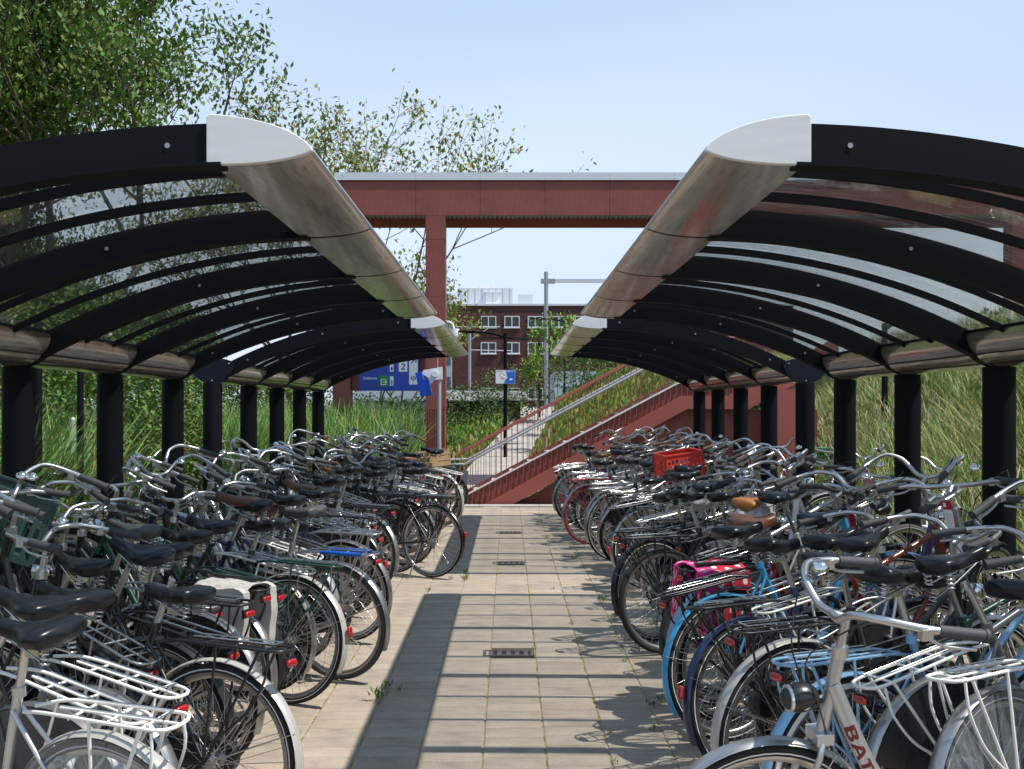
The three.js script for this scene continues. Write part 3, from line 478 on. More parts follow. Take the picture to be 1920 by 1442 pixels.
// ground cover and long grass: uncountable
function scatter(name, label, cat, n, geo, place, colf, hgt, tr = 0.3) {
  const list = [], cols = []; let guard = 0;
  while (list.length < n && guard++ < n * 4) { const p = place(); if (!p) continue; const s = rr(...hgt); list.push(mtx(p[0], p[1], p[2], rr(-0.25, 0.25), rr(0, 6.28), rr(-0.25, 0.25), s * rr(0.8, 1.2), s, s)); cols.push(colf()); }
  const o = instanced(name, geo, leafMat([1, 1, 1], tr), list, scene, cols); o.userData.label = label; o.userData.category = cat; return o;
}
let patch = 0.5;
const green = () => { const w = rnd() + 0.45 * (0.5 - patch); return w < 0.3 ? C(0.62 * rr(0.8, 1.2), 0.56 * rr(0.8, 1.2), 0.30) : C(0.24 * rr(0.5, 1.4), 0.33 * rr(0.6, 1.3), 0.07 * rr(0.6, 1.5)); };
scatter('bank_grass', 'long wild grass covering the bank right of the shelters', 'grass', 90000, bladeGeo(0.02, 0.6), () => { const x = rr(3.5, 8.8), Z = rr(5, 24); if (Z > 17 && x < 5.2 && Z < 20.5) return null; patch = vnoise(x * 1.3 + 5, Z * 0.9); if (rnd() > 0.25 + patch * 1.1) return null; return [x, ground(x, Z) - 0.02 - 0.12 * (1 - patch) * rnd(), -Z]; }, green, [0.2, 0.62]);
scatter('bank_weeds', 'broad leaved weeds growing in patches among the bank grass', 'plants', 9000, leafGeo, () => { const x = rr(3.45, 8.2), Z = rr(5, 20); if ((Z > 17 && x < 5.2) || vnoise(x * 1.1 + 20, Z * 0.8 + 7) < 0.56) return null; return [x, ground(x, Z) + rr(0.02, 0.5), -Z]; }, () => C(0.15 * rr(0.6, 1.5), 0.26 * rr(0.6, 1.3), 0.05), [0.05, 0.11]);
scatter('seed_heads', 'dry straw coloured seed heads standing above the bank grass', 'grass', 5000, bladeGeo(0.05, 0.5), () => { const x = rr(3.5, 8), Z = rr(5, 20); if ((Z > 17 && x < 5.2) || vnoise(x * 0.9 + 40, Z * 0.7) < 0.45) return null; return [x, ground(x, Z) + rr(0.3, 0.6), -Z]; }, () => C(0.62 * rr(0.8, 1.2), 0.54 * rr(0.8, 1.2), 0.33), [0.1, 0.2]);
scatter('reeds', 'tall green ornamental reeds behind the left shelter posts', 'reeds', 22000, bladeGeo(0.014, 0.42), () => { const k = rnd(), Z = k < 0.25 ? rr(7.2, 10.4) : rr(15.2, 27), x = k < 0.25 ? rr(-5.0, -3.95) : rr(-5.4, -3.75) + (Z > 18.5 ? rr(0, 2.0) : 0); if (Z > 19.8 && x > pathX(Z) - 1.6) return null; return [x, -0.05, -Z]; }, () => C(0.23 * rr(0.5, 1.5), 0.38 * rr(0.6, 1.3), 0.09 * rr(0.6, 1.6)), [1.0, 1.95]);
scatter('ground_cover', 'low green ground cover on the banks beside the rising path', 'plants', 26000, leafGeo, () => { const Z = rr(19.9, 46), s = rnd() < 0.55, px = pathX(Z), x = s ? px + 0.68 + Math.pow(rnd(), 1.2) * 4.5 : px - 0.7 - rnd() * 2.6; if (Z < 20.2 && x > -0.9) return null; return [x, ground(x, Z) + rr(0.0, s ? 0.28 : 0.42), -Z]; }, () => C(0.21 * rr(0.6, 1.5), 0.33 * rr(0.7, 1.25), 0.06 * rr(0.6, 1.5)), [0.09, 0.19]);
scatter('meadow', 'yellowish meadow grass and daisies beyond the left bicycles', 'grass', 9000, bladeGeo(0.03, 0.5), () => { const Z = rr(17.9, 32), x = rr(-5.5, -0.9); if (x > pathX(Z) - 0.8 && Z > 19.4) return null; return [x, ground(x, Z) - 0.02, -Z]; }, () => { const w = rnd(); return w < 0.12 ? C(0.7, 0.7, 0.62) : w < 0.5 ? C(0.52 * rr(0.8, 1.2), 0.46, 0.18) : C(0.16, 0.23, 0.04); }, [0.2, 0.5]);
// ---------------------------------------------------------------- bicycles
const R = 0.345;
const paint = {}; const P = (name, c, rough = 0.32, metal = 0.25) => (paint[name] ??= mat(c, rough, metal, { clearcoat: 0.6, clearcoatRoughness: 0.15 }));
const BK = {
  tyre: mat([0.024, 0.0235, 0.0225], 0.88, 0, { map: grime }), tyreGrey: mat([0.06, 0.06, 0.06], 0.9), tyrePink: mat([0.24, 0.03, 0.045], 0.8), tyreBrown: mat([0.12, 0.07, 0.05], 0.9),
  rim: mat([0.58, 0.575, 0.565], 0.34, 1), rimBlack: mat([0.03, 0.03, 0.03], 0.4, 0.5), spoke: mat([0.66, 0.66, 0.67], 0.3, 1), spokeDark: mat([0.12, 0.12, 0.12], 0.4, 0.8),
  chrome: mat([0.72, 0.72, 0.72], 0.14, 1), alloy: mat([0.56, 0.56, 0.57], 0.33, 1), rust: mat([0.13, 0.065, 0.04], 0.85, 0.2), black: mat([0.018, 0.018, 0.02], 0.42, 0, { roughnessMap: grimeR }), rubber: mat([0.025, 0.025, 0.027], 0.6), grip: mat([0.05, 0.05, 0.055], 0.7), brownGrip: mat([0.16, 0.065, 0.03], 0.6),
  saddle: mat([0.008, 0.009, 0.012], 0.3, 0, { specularIntensity: 0.7 }), saddleNavy: mat([0.007, 0.010, 0.022], 0.28, 0, { specularIntensity: 0.7 }), saddleGrey: mat([0.06, 0.058, 0.055], 0.5), saddleBrown: mat([0.13, 0.05, 0.022], 0.4), saddleTan: mat([0.45, 0.17, 0.04], 0.45),
  whiteMud: mat([0.60, 0.60, 0.59], 0.38, 0.2, { map: grime, roughnessMap: grimeR }), silverMud: mat([0.5, 0.5, 0.51], 0.3, 0.85, { map: grime }), red: mat([0.36, 0.008, 0.010], 0.16, 0, { clearcoat: 0.8 }), redDark: mat([0.30, 0.01, 0.012], 0.25), glassLamp: mat([0.7, 0.72, 0.74], 0.12, 0.6), white: mat([0.75, 0.74, 0.70], 0.45), clearGuard: mat([0.75, 0.8, 0.85], 0.08, 0, { transmission: 0.9, thickness: 0 }),
  stripe: mat([0.7, 0.7, 0.7], 0.5), bag: mat([0.62, 0.62, 0.62], 0.4, 0, { transmission: 0.35, thickness: 0 }),
};
const G = {}; // shared geometries
const ringGeo = (pr, n = 44) => { // lathe about z from profile [[radius, z]...]
  const g = new THREE.LatheGeometry(pr.map(([r, z]) => new THREE.Vector2(r, z)), n); g.rotateX(Math.PI / 2); return g;
};
G.tyre = (() => { const p = []; for (let i = 0; i <= 10; i++) { const a = i / 10 * Math.PI * 2; p.push([R - 0.0185 + 0.0185 * Math.cos(a), 0.0175 * Math.sin(a)]); } return ringGeo(p, 52); })();
G.stripe = [-1, 1].map((s) => ringGeo([[R - 0.0185 - 0.004, s * 0.0182], [R - 0.0185 + 0.0005, s * 0.0186]], 52));
G.rim = ringGeo([[R - 0.032, -0.012], [R - 0.048, -0.0115], [R - 0.054, 0], [R - 0.048, 0.0115], [R - 0.032, 0.012]], 48);
G.wall = [-1, 1].map((s) => ringGeo([[R - 0.034, s * 0.0165], [R - 0.014, s * 0.0192]], 52));
G.hub = merge([new THREE.CylinderGeometry(0.017, 0.017, 0.09, 14).rotateX(Math.PI / 2), new THREE.CylinderGeometry(0.028, 0.028, 0.006, 16).rotateX(Math.PI / 2).translate(0, 0, 0.03), new THREE.CylinderGeometry(0.028, 0.028, 0.006, 16).rotateX(Math.PI / 2).translate(0, 0, -0.03)]);
G.drum = merge([new THREE.CylinderGeometry(0.045, 0.045, 0.05, 20).rotateX(Math.PI / 2).translate(0, 0, 0.01), new THREE.CylinderGeometry(0.012, 0.012, 0.13, 10).rotateX(Math.PI / 2)]);
G.spokes = (() => { const l = []; for (let i = 0; i < 36; i++) { const a = i / 36 * Math.PI * 2, s = i % 2 ? 1 : -1, q = a + (i % 4 < 2 ? 1 : -1) * 0.95; l.push(rod(V(0.027 * Math.cos(q), 0.027 * Math.sin(q), s * 0.03), V((R - 0.05) * Math.cos(a), (R - 0.05) * Math.sin(a), 0), 0.0013, 0.0013, 4)); } return merge(l); })();
const sweep = (a0, a1, r, wdt, n = 26) => grid(6, n, (u, v) => { const a = lerp(a0, a1, v) * Math.PI / 180, x = (u - 0.5) * 2, rad = r - 0.011 * x * x; return [rad * Math.cos(a), rad * Math.sin(a), x * wdt]; });
G.mudRear = sweep(12, 203, 0.366, 0.027); G.mudFront = sweep(52, 205, 0.366, 0.027, 22); G.mudShort = sweep(60, 185, 0.366, 0.024, 20);
const stay = (a, r = 0.366) => merge([1, -1].map((s) => rod(V(0, 0, s * 0.05), V(r * Math.cos(a), r * Math.sin(a), s * 0.02), 0.0022, 0.0022, 5)));
G.mudStay = merge([stay(2.75), stay(2.2)]);
// saddle
const saddleGeo = (len, wd, soft) => grid(20, 22, (u, v) => {
  const e = v < 0.13 ? Math.sqrt(1 - (1 - v / 0.13) ** 2) : v > 0.93 ? Math.sqrt(Math.max(0, 1 - ((v - 0.93) / 0.07) ** 2)) : 1, q = Math.max(0.03, e);
  const x = lerp(-0.5, 0.5, v) * len, w = wd * lerp(1, 0.23, smooth(0.22, 0.78, v)) * q, a = u * Math.PI * 2, up = Math.sin(a), cs = Math.cos(a);
  const crown = 0.012 * Math.cos((v - 0.08) * 5.2) + (v > 0.6 ? -0.01 * (v - 0.6) : 0), top = (0.022 * soft + 0.004) * q, low = -0.036 * q * (0.55 + 0.6 * (1 - v));
  return [x, crown + (up > 0 ? top * Math.pow(up, 0.7) : low * Math.pow(-up, 0.6)), Math.sign(cs) * Math.pow(Math.abs(cs), 0.85) * w / 2];
});
G.saddleWide = saddleGeo(0.27, 0.20, 1.2); G.saddleSlim = saddleGeo(0.28, 0.155, 0.9);
G.springs = merge([1, -1].map((s) => bend([...Array(22)].map((_, i) => V(-0.09 + 0.012 * Math.cos(i * 1.25), -0.075 + i * 0.003, s * 0.05 + 0.012 * Math.sin(i * 1.25))), 0.0035, 50, 5)).concat([rod(V(-0.09, -0.07, 0.05), V(0.09, -0.03, 0.01), 0.004, 0.004, 5), rod(V(-0.09, -0.07, -0.05), V(0.09, -0.03, -0.01), 0.004, 0.004, 5), box(0.05, 0.03, 0.04, -0.01, -0.06, 0)]));
// frames (rear hub at 0,R; bottom bracket .46,.29; head tube .905,.70 -> .865,.92)
const HB = V(0.908, 0.70, 0), HT = V(0.862, 0.93, 0), BB = V(0.455, 0.29, 0), ST = V(0.295, 0.80, 0), RH = V(0, R, 0), FH = V(1.085, R, 0);
const stays = () => [1, -1].flatMap((s) => [rod(V(0.43, 0.295, s * 0.035), V(0, R, s * 0.058), 0.009, 0.007), rod(V(0.31, 0.74, s * 0.018), V(0, R, s * 0.058), 0.0075, 0.0065)]);
const core = () => [rod(BB, ST, 0.0155, 0.0155, 10), rod(HB, HT, 0.019, 0.019, 12), new THREE.CylinderGeometry(0.024, 0.024, 0.075, 14).rotateX(Math.PI / 2).translate(BB.x, BB.y, 0), new THREE.CylinderGeometry(0.02, 0.02, 0.03, 12).translate(ST.x, ST.y - 0.005, 0), ...stays()];
G.frame = {
  diamond: merge([...core(), rod(V(0.866, 0.885, 0), V(0.30, 0.775, 0), 0.0145, 0.0145, 10), rod(V(0.9, 0.75, 0), BB, 0.017, 0.017, 10)]),
  lady: merge([...core(), rod(V(0.9, 0.75, 0), BB, 0.0155, 0.0155, 10), rod(V(0.872, 0.865, 0), V(0.40, 0.47, 0), 0.014, 0.014, 10)]),
  swan: merge([...core(), bend([V(0.885, 0.83, 0), V(0.80, 0.66, 0), V(0.66, 0.46, 0), V(0.53, 0.36, 0), V(0.42, 0.38, 0)], 0.0165, 18, 9), rod(V(0.9, 0.75, 0), V(0.66, 0.44, 0), 0.012, 0.012)]),
  deep: merge([...core(), bend([V(0.88, 0.85, 0), V(0.78, 0.62, 0), V(0.62, 0.37, 0), V(0.455, 0.30, 0)], 0.024, 18, 10)]),
};
G.fork = merge([...[1, -1].map((s) => bend([V(0.912, 0.705, s * 0.02), V(0.93, 0.66, s * 0.045), V(0.99, 0.5, s * 0.05), V(1.05, 0.39, s * 0.05), V(1.085, R, s * 0.05)], 0.0095, 14, 7)), box(0.05, 0.03, 0.08, 0.912, 0.70, 0)]);
G.seatpost = rod(V(0.297, 0.79, 0), V(0.235, 0.975, 0), 0.0128, 0.0128, 10);
G.stem = merge([rod(HT, V(0.842, 1.04, 0), 0.0125, 0.0125, 10), rod(V(0.842, 1.04, 0), V(0.885, 1.06, 0), 0.014, 0.012, 10), new THREE.CylinderGeometry(0.0235, 0.0235, 0.03, 14).translate(0.858, 0.945, 0)]);
const bars = {
  sweep: (s) => [V(0.885, 1.06, 0), V(0.895, 1.065, s * 0.06), V(0.90, 1.11, s * 0.14), V(0.855, 1.125, s * 0.225), V(0.76, 1.11, s * 0.272), V(0.62, 1.085, s * 0.285)],
  high: (s) => [V(0.885, 1.06, 0), V(0.90, 1.075, s * 0.07), V(0.905, 1.15, s * 0.15), V(0.86, 1.185, s * 0.215), V(0.76, 1.165, s * 0.25), V(0.60, 1.125, s * 0.262)],
  flat: (s) => [V(0.885, 1.06, 0), V(0.885, 1.062, s * 0.1), V(0.87, 1.075, s * 0.19), V(0.835, 1.08, s * 0.28), V(0.815, 1.08, s * 0.315)],
};
G.bar = {}; G.grip = {}; G.lever = {}; G.cable = {};
for (const k of Object.keys(bars)) {
  G.bar[k] = merge([1, -1].map((s) => bend(bars[k](s), 0.0112, 26, 8)));
  G.grip[k] = [1, -1].map((s) => { const p = bars[k](s), a = p.at(-1), b = p.at(-2), d = b.clone().sub(a).normalize(); return merge([rod(a.clone().addScaledVector(d, -0.012), a.clone().addScaledVector(d, k === 'flat' ? 0.12 : 0.115), 0.0165, 0.0155, 12), rod(a.clone().addScaledVector(d, -0.016), a.clone().addScaledVector(d, -0.006), 0.019, 0.019, 12)]); });
  G.lever[k] = [1, -1].map((s) => { const p = bars[k](s), a = p.at(-1), b = p.at(-2), d = b.clone().sub(a).normalize(), q = a.clone().addScaledVector(d, 0.15), dn = V(0, -0.035, s * 0.012); return merge([box(0.03, 0.03, 0.026, q.x, q.y - 0.012, q.z), bend([q.clone().add(V(0, -0.015, 0)), q.clone().addScaledVector(d, -0.04).add(dn), a.clone().addScaledVector(d, 0.02).add(dn)], 0.0055, 8, 6)]); });
  G.cable[k] = ([1, -1].map((s) => { const p = bars[k](s), q = p.at(-1).clone().lerp(p.at(-2), 0.9); return bend([q, q.clone().add(V(0.12, 0.02, -s * 0.06)), V(0.98, 0.96, s * 0.05), V(0.93, 0.80, s * 0.03), V(0.9, 0.70, s * 0.025)], 0.0026, 16, 5); }));
}
const rackGeo = (long = 0.36) => { const y = 0.765, l = []; const x0 = 0.14, x1 = x0 - long - 0.06; l.push(bend([V(x0 + 0.12, y - 0.02, 0.022), V(x0, y, 0.05), V(x1 + 0.06, y, 0.062), V(x1, y, 0.045), V(x1 - 0.012, y, 0), V(x1, y, -0.045), V(x1 + 0.06, y, -0.062), V(x0, y, -0.05), V(x0 + 0.12, y - 0.02, -0.022)], 0.0062, 44, 6)); for (const f of [0.2, 0.5, 0.8]) l.push(rod(V(lerp(x0, x1, f), y - 0.004, 0.058), V(lerp(x0, x1, f), y - 0.004, -0.058), 0.0045, 0.0045, 6)); l.push(rod(V(x0, y - 0.002, 0), V(x1, y - 0.002, 0), 0.0045, 0.0045, 6)); for (const s of [1, -1]) { l.push(rod(V(-0.02, y, s * 0.06), V(0, R + 0.02, s * 0.066), 0.0055, 0.0055, 6), rod(V(-0.20, y, s * 0.06), V(-0.015, R + 0.02, s * 0.066), 0.0055, 0.0055, 6), bend([V(-0.24, y - 0.005, s * 0.064), V(-0.235, y - 0.1, s * 0.07), V(-0.17, y - 0.22, s * 0.072), V(-0.03, R + 0.08, s * 0.07)], 0.005, 12, 6)); } return merge(l); };
G.rack = rackGeo(); G.rackClip = merge([rod(V(0.1, 0.785, 0.03), V(-0.24, 0.785, 0.03), 0.003, 0.003, 5), rod(V(0.1, 0.785, -0.03), V(-0.24, 0.785, -0.03), 0.003, 0.003, 5), rod(V(-0.24, 0.785, 0.03), V(-0.24, 0.785, -0.03), 0.003, 0.003, 5)]);
G.guard = (() => { const l = []; for (const s of [1, -1]) l.push(grid(14, 4, (u, v) => { const a = lerp(28, 152, u) * Math.PI / 180, r = lerp(0.07, 0.352, v); return [r * Math.cos(a), r * Math.sin(a), s * (0.036 - 0.008 * v)]; })); return merge(l); })();
G.chaincase = (() => { const sh = new THREE.Shape(); sh.absarc(0.455, 0.29, 0.095, -Math.PI / 2, Math.PI / 2); sh.lineTo(0.02, R + 0.058); sh.absarc(0, R, 0.055, Math.PI / 2, Math.PI * 1.5); sh.closePath(); const g = new THREE.ExtrudeGeometry(sh, { depth: 0.028, bevelEnabled: true, bevelSize: 0.006, bevelThickness: 0.006, bevelSegments: 2, curveSegments: 14 }); g.translate(0, 0, 0.045); return g; })();
G.chain = merge([ringGeo([[0.085, -0.0015], [0.092, -0.0015], [0.092, 0.0015], [0.085, 0.0015]], 30).translate(0.455, 0.29, 0.052), ringGeo([[0.03, -0.0015], [0.038, -0.0015], [0.038, 0.0015], [0.03, 0.0015]], 16).translate(0, R, 0.052), rod(V(0.46, 0.382, 0.052), V(0, R + 0.038, 0.052), 0.004, 0.004, 5), rod(V(0.46, 0.198, 0.052), V(0, R - 0.038, 0.052), 0.004, 0.004, 5), ...[0, 1, 2, 3, 4].map((i) => rod(V(0.455, 0.29, 0.052), V(0.455 + 0.088 * Math.cos(i * 1.257), 0.29 + 0.088 * Math.sin(i * 1.257), 0.052), 0.006, 0.006, 5))]);
const crankGeo = (a) => merge([1, -1].flatMap((s) => { const q = a + (s > 0 ? 0 : Math.PI), e = V(0.455 + 0.165 * Math.cos(q), 0.29 + 0.165 * Math.sin(q), s * 0.09); return [rod(V(0.455, 0.29, s * 0.085), e, 0.011, 0.008, 7)]; }).concat([rod(V(0.455, 0.29, -0.09), V(0.455, 0.29, 0.09), 0.009, 0.009, 8)]));
const pedalGeo = (a) => [1, -1].map((s) => { const q = a + (s > 0 ? 0 : Math.PI); return box(0.085, 0.022, 0.07, 0.455 + 0.165 * Math.cos(q), 0.29 + 0.165 * Math.sin(q), s * 0.135); });
G.crank = [0.4, 2.0, 3.3, 5.1].map(crankGeo); G.pedal = [0.4, 2.0, 3.3, 5.1].map(pedalGeo);
G.headlight = merge([new THREE.SphereGeometry(0.042, 16, 12).scale(1.35, 1, 1).translate(0.975, 0.82, 0), rod(V(0.90, 0.80, 0), V(0.96, 0.815, 0), 0.007, 0.007, 6)]); G.lens = new THREE.CylinderGeometry(0.0385, 0.0385, 0.008, 18).rotateZ(Math.PI / 2).translate(1.008, 0.82, 0);
G.tailRack = new THREE.CapsuleGeometry(0.0145, 0.032, 4, 12).scale(0.6, 1, 1).rotateX(Math.PI / 2).translate(-0.298, 0.722, 0); G.tailMud = (() => { const a = 168 * Math.PI / 180; const g = new THREE.CapsuleGeometry(0.016, 0.03, 4, 10); g.scale(0.75, 1, 1.15); g.rotateZ(-0.2); g.translate(0.386 * Math.cos(a), R + 0.386 * Math.sin(a), 0); return g; })(); G.tailBase = box(0.012, 0.036, 0.07, -0.288, 0.724, 0);
G.lock = bend([...Array(11)].map((_, i) => { const a = -0.6 + i / 10 * 4.3; return V(0.155 + 0.02 * Math.sin(a), 0.585 + 0.052 * Math.cos(a) * 0.5, 0.052 * Math.sin(a)); }), 0.013, 26, 8);
G.stand = rod(V(0.08, R - 0.02, -0.07), V(0.13, 0.03, -0.17), 0.008, 0.007, 7);
G.bell = merge([new THREE.SphereGeometry(0.026, 14, 8, 0, 6.3, 0, 1.6).translate(0.86, 1.14, 0.13)]);
const OPT0 = { frame: 'lady', bar: 'sweep', col: 'black', tyre: 'tyre', rim: 'rim', spoke: 'spoke', mud: 'black', saddle: 'saddle', wide: true, rack: 'black', guard: null, case: true, tail: 'rack', lamp: true, grip: 'grip', stripe: true };
const COL = { black: [[0.014, 0.014, 0.016], 'black'], green: [[0.008, 0.05, 0.035], 'dark green'], navy: [[0.01, 0.022, 0.08], 'navy blue'], silver: [[0.52, 0.53, 0.55], 'silver'], lightblue: [[0.22, 0.40, 0.60], 'pale blue'], cyan: [[0.06, 0.36, 0.66], 'bright blue'], crimson: [[0.32, 0.008, 0.03], 'crimson'], copper: [[0.26, 0.06, 0.035], 'copper red'], white: [[0.7, 0.7, 0.7], 'white'], purple: [[0.06, 0.04, 0.12], 'dark purple'], grey: [[0.12, 0.125, 0.135], 'grey'], teal: [[0.01, 0.14, 0.16], 'teal'] };
const mudMat = (n, col) => (n === 'frame' ? P(col, COL[col][0]) : n === 'white' ? BK.whiteMud : n === 'silver' ? BK.silverMud : BK.black);
function bicycle(o, label, group) {
  o = { ...OPT0, ...o };
  const t = thing('bicycle', label, 'bicycle', [0, 0, 0], 0, group), pm = P(o.col, COL[o.col][0], o.col === 'silver' ? 0.34 : 0.3, o.col === 'silver' ? 0.75 : 0.25);
  const wheel = (name, x, drum) => {
    const w = new THREE.Group(); w.name = name; w.position.set(x, R, 0); t.add(w); const spin = rr(0, 6);
    M3('tyre', G.tyre, BK[o.tyre], w); if (o.wallWhite) for (const g of G.wall) M3('sidewall', g, BK.stripe, w); else if (o.stripe) for (const g of G.stripe) M3('reflective_stripe', g, BK.stripe, w);
    M3('rim', G.rim, BK[o.rim], w); const s = M3('spokes', G.spokes, BK[o.spoke], w); s.userData.kind = 'stuff'; s.rotation.z = spin; M3('hub', drum ? G.drum : G.hub, BK.alloy, w); return w;
  };
  wheel('rear_wheel', 0, o.drum); const steer = [wheel('front_wheel', FH.x, false)];
  M3('frame', G.frame[o.frame], pm, t);
  steer.push(M3('fork', G.fork, o.forkCol ? P(o.forkCol, COL[o.forkCol][0]) : pm, t));
  M3('seat_post', G.seatpost, BK.alloy, t);
  const sd = M3('saddle', o.wide ? G.saddleWide : G.saddleSlim, BK[o.saddle], t); sd.position.set(0.215, 0.985 + (o.sh ?? 0), 0); sd.rotation.z = o.tilt ?? rr(-0.06, 0.08); M3('saddle_springs', G.springs, BK.chrome, sd);
  if (o.sh > 0.02) M3('seat_post_upper', rod(V(0.24, 0.95, 0), V(0.222, 0.975 + o.sh, 0), 0.0128, 0.0128, 10), BK.alloy, t);
  steer.push(M3('stem', G.stem, BK.alloy, t));
  const hb = M3('handlebar', G.bar[o.bar], o.barBlack ? BK.black : BK.alloy, t); steer.push(hb);
  for (const k of [0, 1]) { M3('grip', G.grip[o.bar][k], BK[o.grip], hb); M3('brake_lever', G.lever[o.bar][k], BK.alloy, hb); }
  for (const g of G.cable[o.bar]) M3('cable', g, BK.black, hb); if (rnd() < 0.6) M3('bell', G.bell, BK.chrome, hb);
  if (o.mud) {
    const mr = M3('rear_mudguard', G.mudRear, mudMat(o.mud, o.col), t); mr.position.set(0, R, 0); M3('mudguard_stays', G.mudStay, BK.spoke, mr);
    const mf = M3('front_mudguard', G.mudFront, mudMat(o.mud, o.col), t); mf.position.set(FH.x, R, 0); M3('mudguard_stays', G.mudStay, BK.spoke, mf); steer.push(mf);
  }
  if (o.rack) { const rk = M3('rear_rack', G.rack, o.rack === 'white' ? BK.white : o.rack === 'silver' ? BK.alloy : o.rack === 'frame' ? pm : BK.black, t); M3('spring_clip', G.rackClip, BK.chrome, rk); }
  if (o.guard) M3('skirt_guard', G.guard, o.guard === 'clear' ? BK.clearGuard : o.guard === 'grey' ? BK.saddleGrey : BK.black, t).position.set(0, R, 0);
  if (o.case) M3('chain_case', G.chaincase, o.caseCol ? P(o.caseCol, COL[o.caseCol][0]) : BK.black, t); else M3('chain', G.chain, BK.rust, t);
  const ci = Math.floor(rnd() * 4), ck = M3('crank', G.crank[ci], BK.alloy, t); for (const g of G.pedal[ci]) M3('pedal', g, BK.rubber, ck);
  if (o.lamp) { const h = M3('headlight', G.headlight, rnd() < 0.5 ? BK.chrome : BK.black, t); M3('lens', G.lens, BK.glassLamp, h); steer.push(h); }
  if (o.tail === 'rack' && o.rack) { const b = M3('tail_light', G.tailRack, BK.red, t); M3('tail_light_base', G.tailBase, BK.black, b); } else if (o.mud) M3('tail_light', G.tailMud, BK.red, t);
  if (o.lock !== false) M3('ring_lock', G.lock, o.lock === 'white' ? BK.white : BK.black, t);
  M3('kickstand', G.stand, BK.alloy, t);
  // turn the steering parts about the head tube
  const a = o.steer ?? rr(-0.5, 0.5), ax = HT.clone().sub(HB).normalize(), m = new THREE.Matrix4().makeTranslation(HB.x, HB.y, 0).multiply(new THREE.Matrix4().makeRotationAxis(ax, a)).multiply(new THREE.Matrix4().makeTranslation(-HB.x, -HB.y, 0));
  for (const p of steer) p.applyMatrix4(m);
  return t;
}
function placeBike(t, x, Z, yaw, raise = 0, lean = 0) {
  t.rotation.order = 'YZX'; t.rotation.set(lean, yaw, raise); t.position.set(x, R * (1 - Math.cos(raise)) + 0.002, -Z);
}
// decals wrapped round a frame tube: lettering only
const deepCurve = new THREE.CatmullRomCurve3([V(0.88, 0.85, 0), V(0.78, 0.62, 0), V(0.62, 0.37, 0), V(0.455, 0.30, 0)], false, 'catmullrom', 0.35);
function tubeText(parent, t0, t1, text, color, faceAng) {
  const tx = canvasTex(1024, 150, (c, w, h) => { c.clearRect(0, 0, w, h); c.fillStyle = color; c.font = 'bold 150px sans-serif'; c.textBaseline = 'middle'; c.textAlign = 'center'; c.save(); c.translate(w / 2, h / 2 + 6); c.scale(w * 0.94 / c.measureText(text).width, 1); c.fillText(text, 0, 0); c.restore(); });
  const r = 0.0246, g = grid(16, 8, (u, v) => { const t = lerp(t0, t1, u), d = deepCurve.getTangent(t).multiplyScalar(Math.sign(t1 - t0)), up = V(0, 0, 1).cross(d), an = (v - 0.5) * 1.9 + faceAng, p = deepCurve.getPoint(t).addScaledVector(V(0, 0, 1), Math.cos(an) * r).addScaledVector(up, Math.sin(an) * r); return [p.x, p.y, p.z]; });
  M3('lettering', g, mat([1, 1, 1], 0.4, 0, { map: tx, transparent: true, alphaTest: 0.4 }), parent);
}
const rowLeft = 'bicycles parked in the left row', rowRight = 'bicycles parked in the right row';
const fem = (o) => `${COL[o.col ?? 'black'][1]} ${{ lady: 'step-through', diamond: 'diamond frame', swan: 'curved frame', deep: 'low step' }[o.frame ?? 'lady']} bicycle`;
const fillOpt = () => ({
  frame: pick(['lady', 'diamond', 'swan', 'lady', 'deep']), bar: pick(['sweep', 'sweep', 'high', 'flat']), col: pick(['black', 'black', 'black', 'green', 'navy', 'silver', 'grey', 'purple', 'black', 'white']), mud: pick(['black', 'silver', 'black', 'silver', 'frame', 'black', null]), rack: pick(['black', 'silver', 'white', 'black', 'silver']),
  saddle: pick(['saddle', 'saddle', 'saddle', 'saddleNavy', 'saddleGrey', 'saddleBrown']), wide: rnd() < 0.7, guard: pick([null, null, 'black', 'clear', 'grey', null]), case: rnd() < 0.6, tail: pick(['rack', 'mud']), lock: pick([undefined, 'white', undefined]), sh: rr(-0.05, 0.09), grip: pick(['grip', 'grip', 'grip', 'brownGrip']), drum: rnd() < 0.3, stripe: rnd() < 0.6, tyre: pick(['tyre', 'tyre', 'tyreGrey']),
});
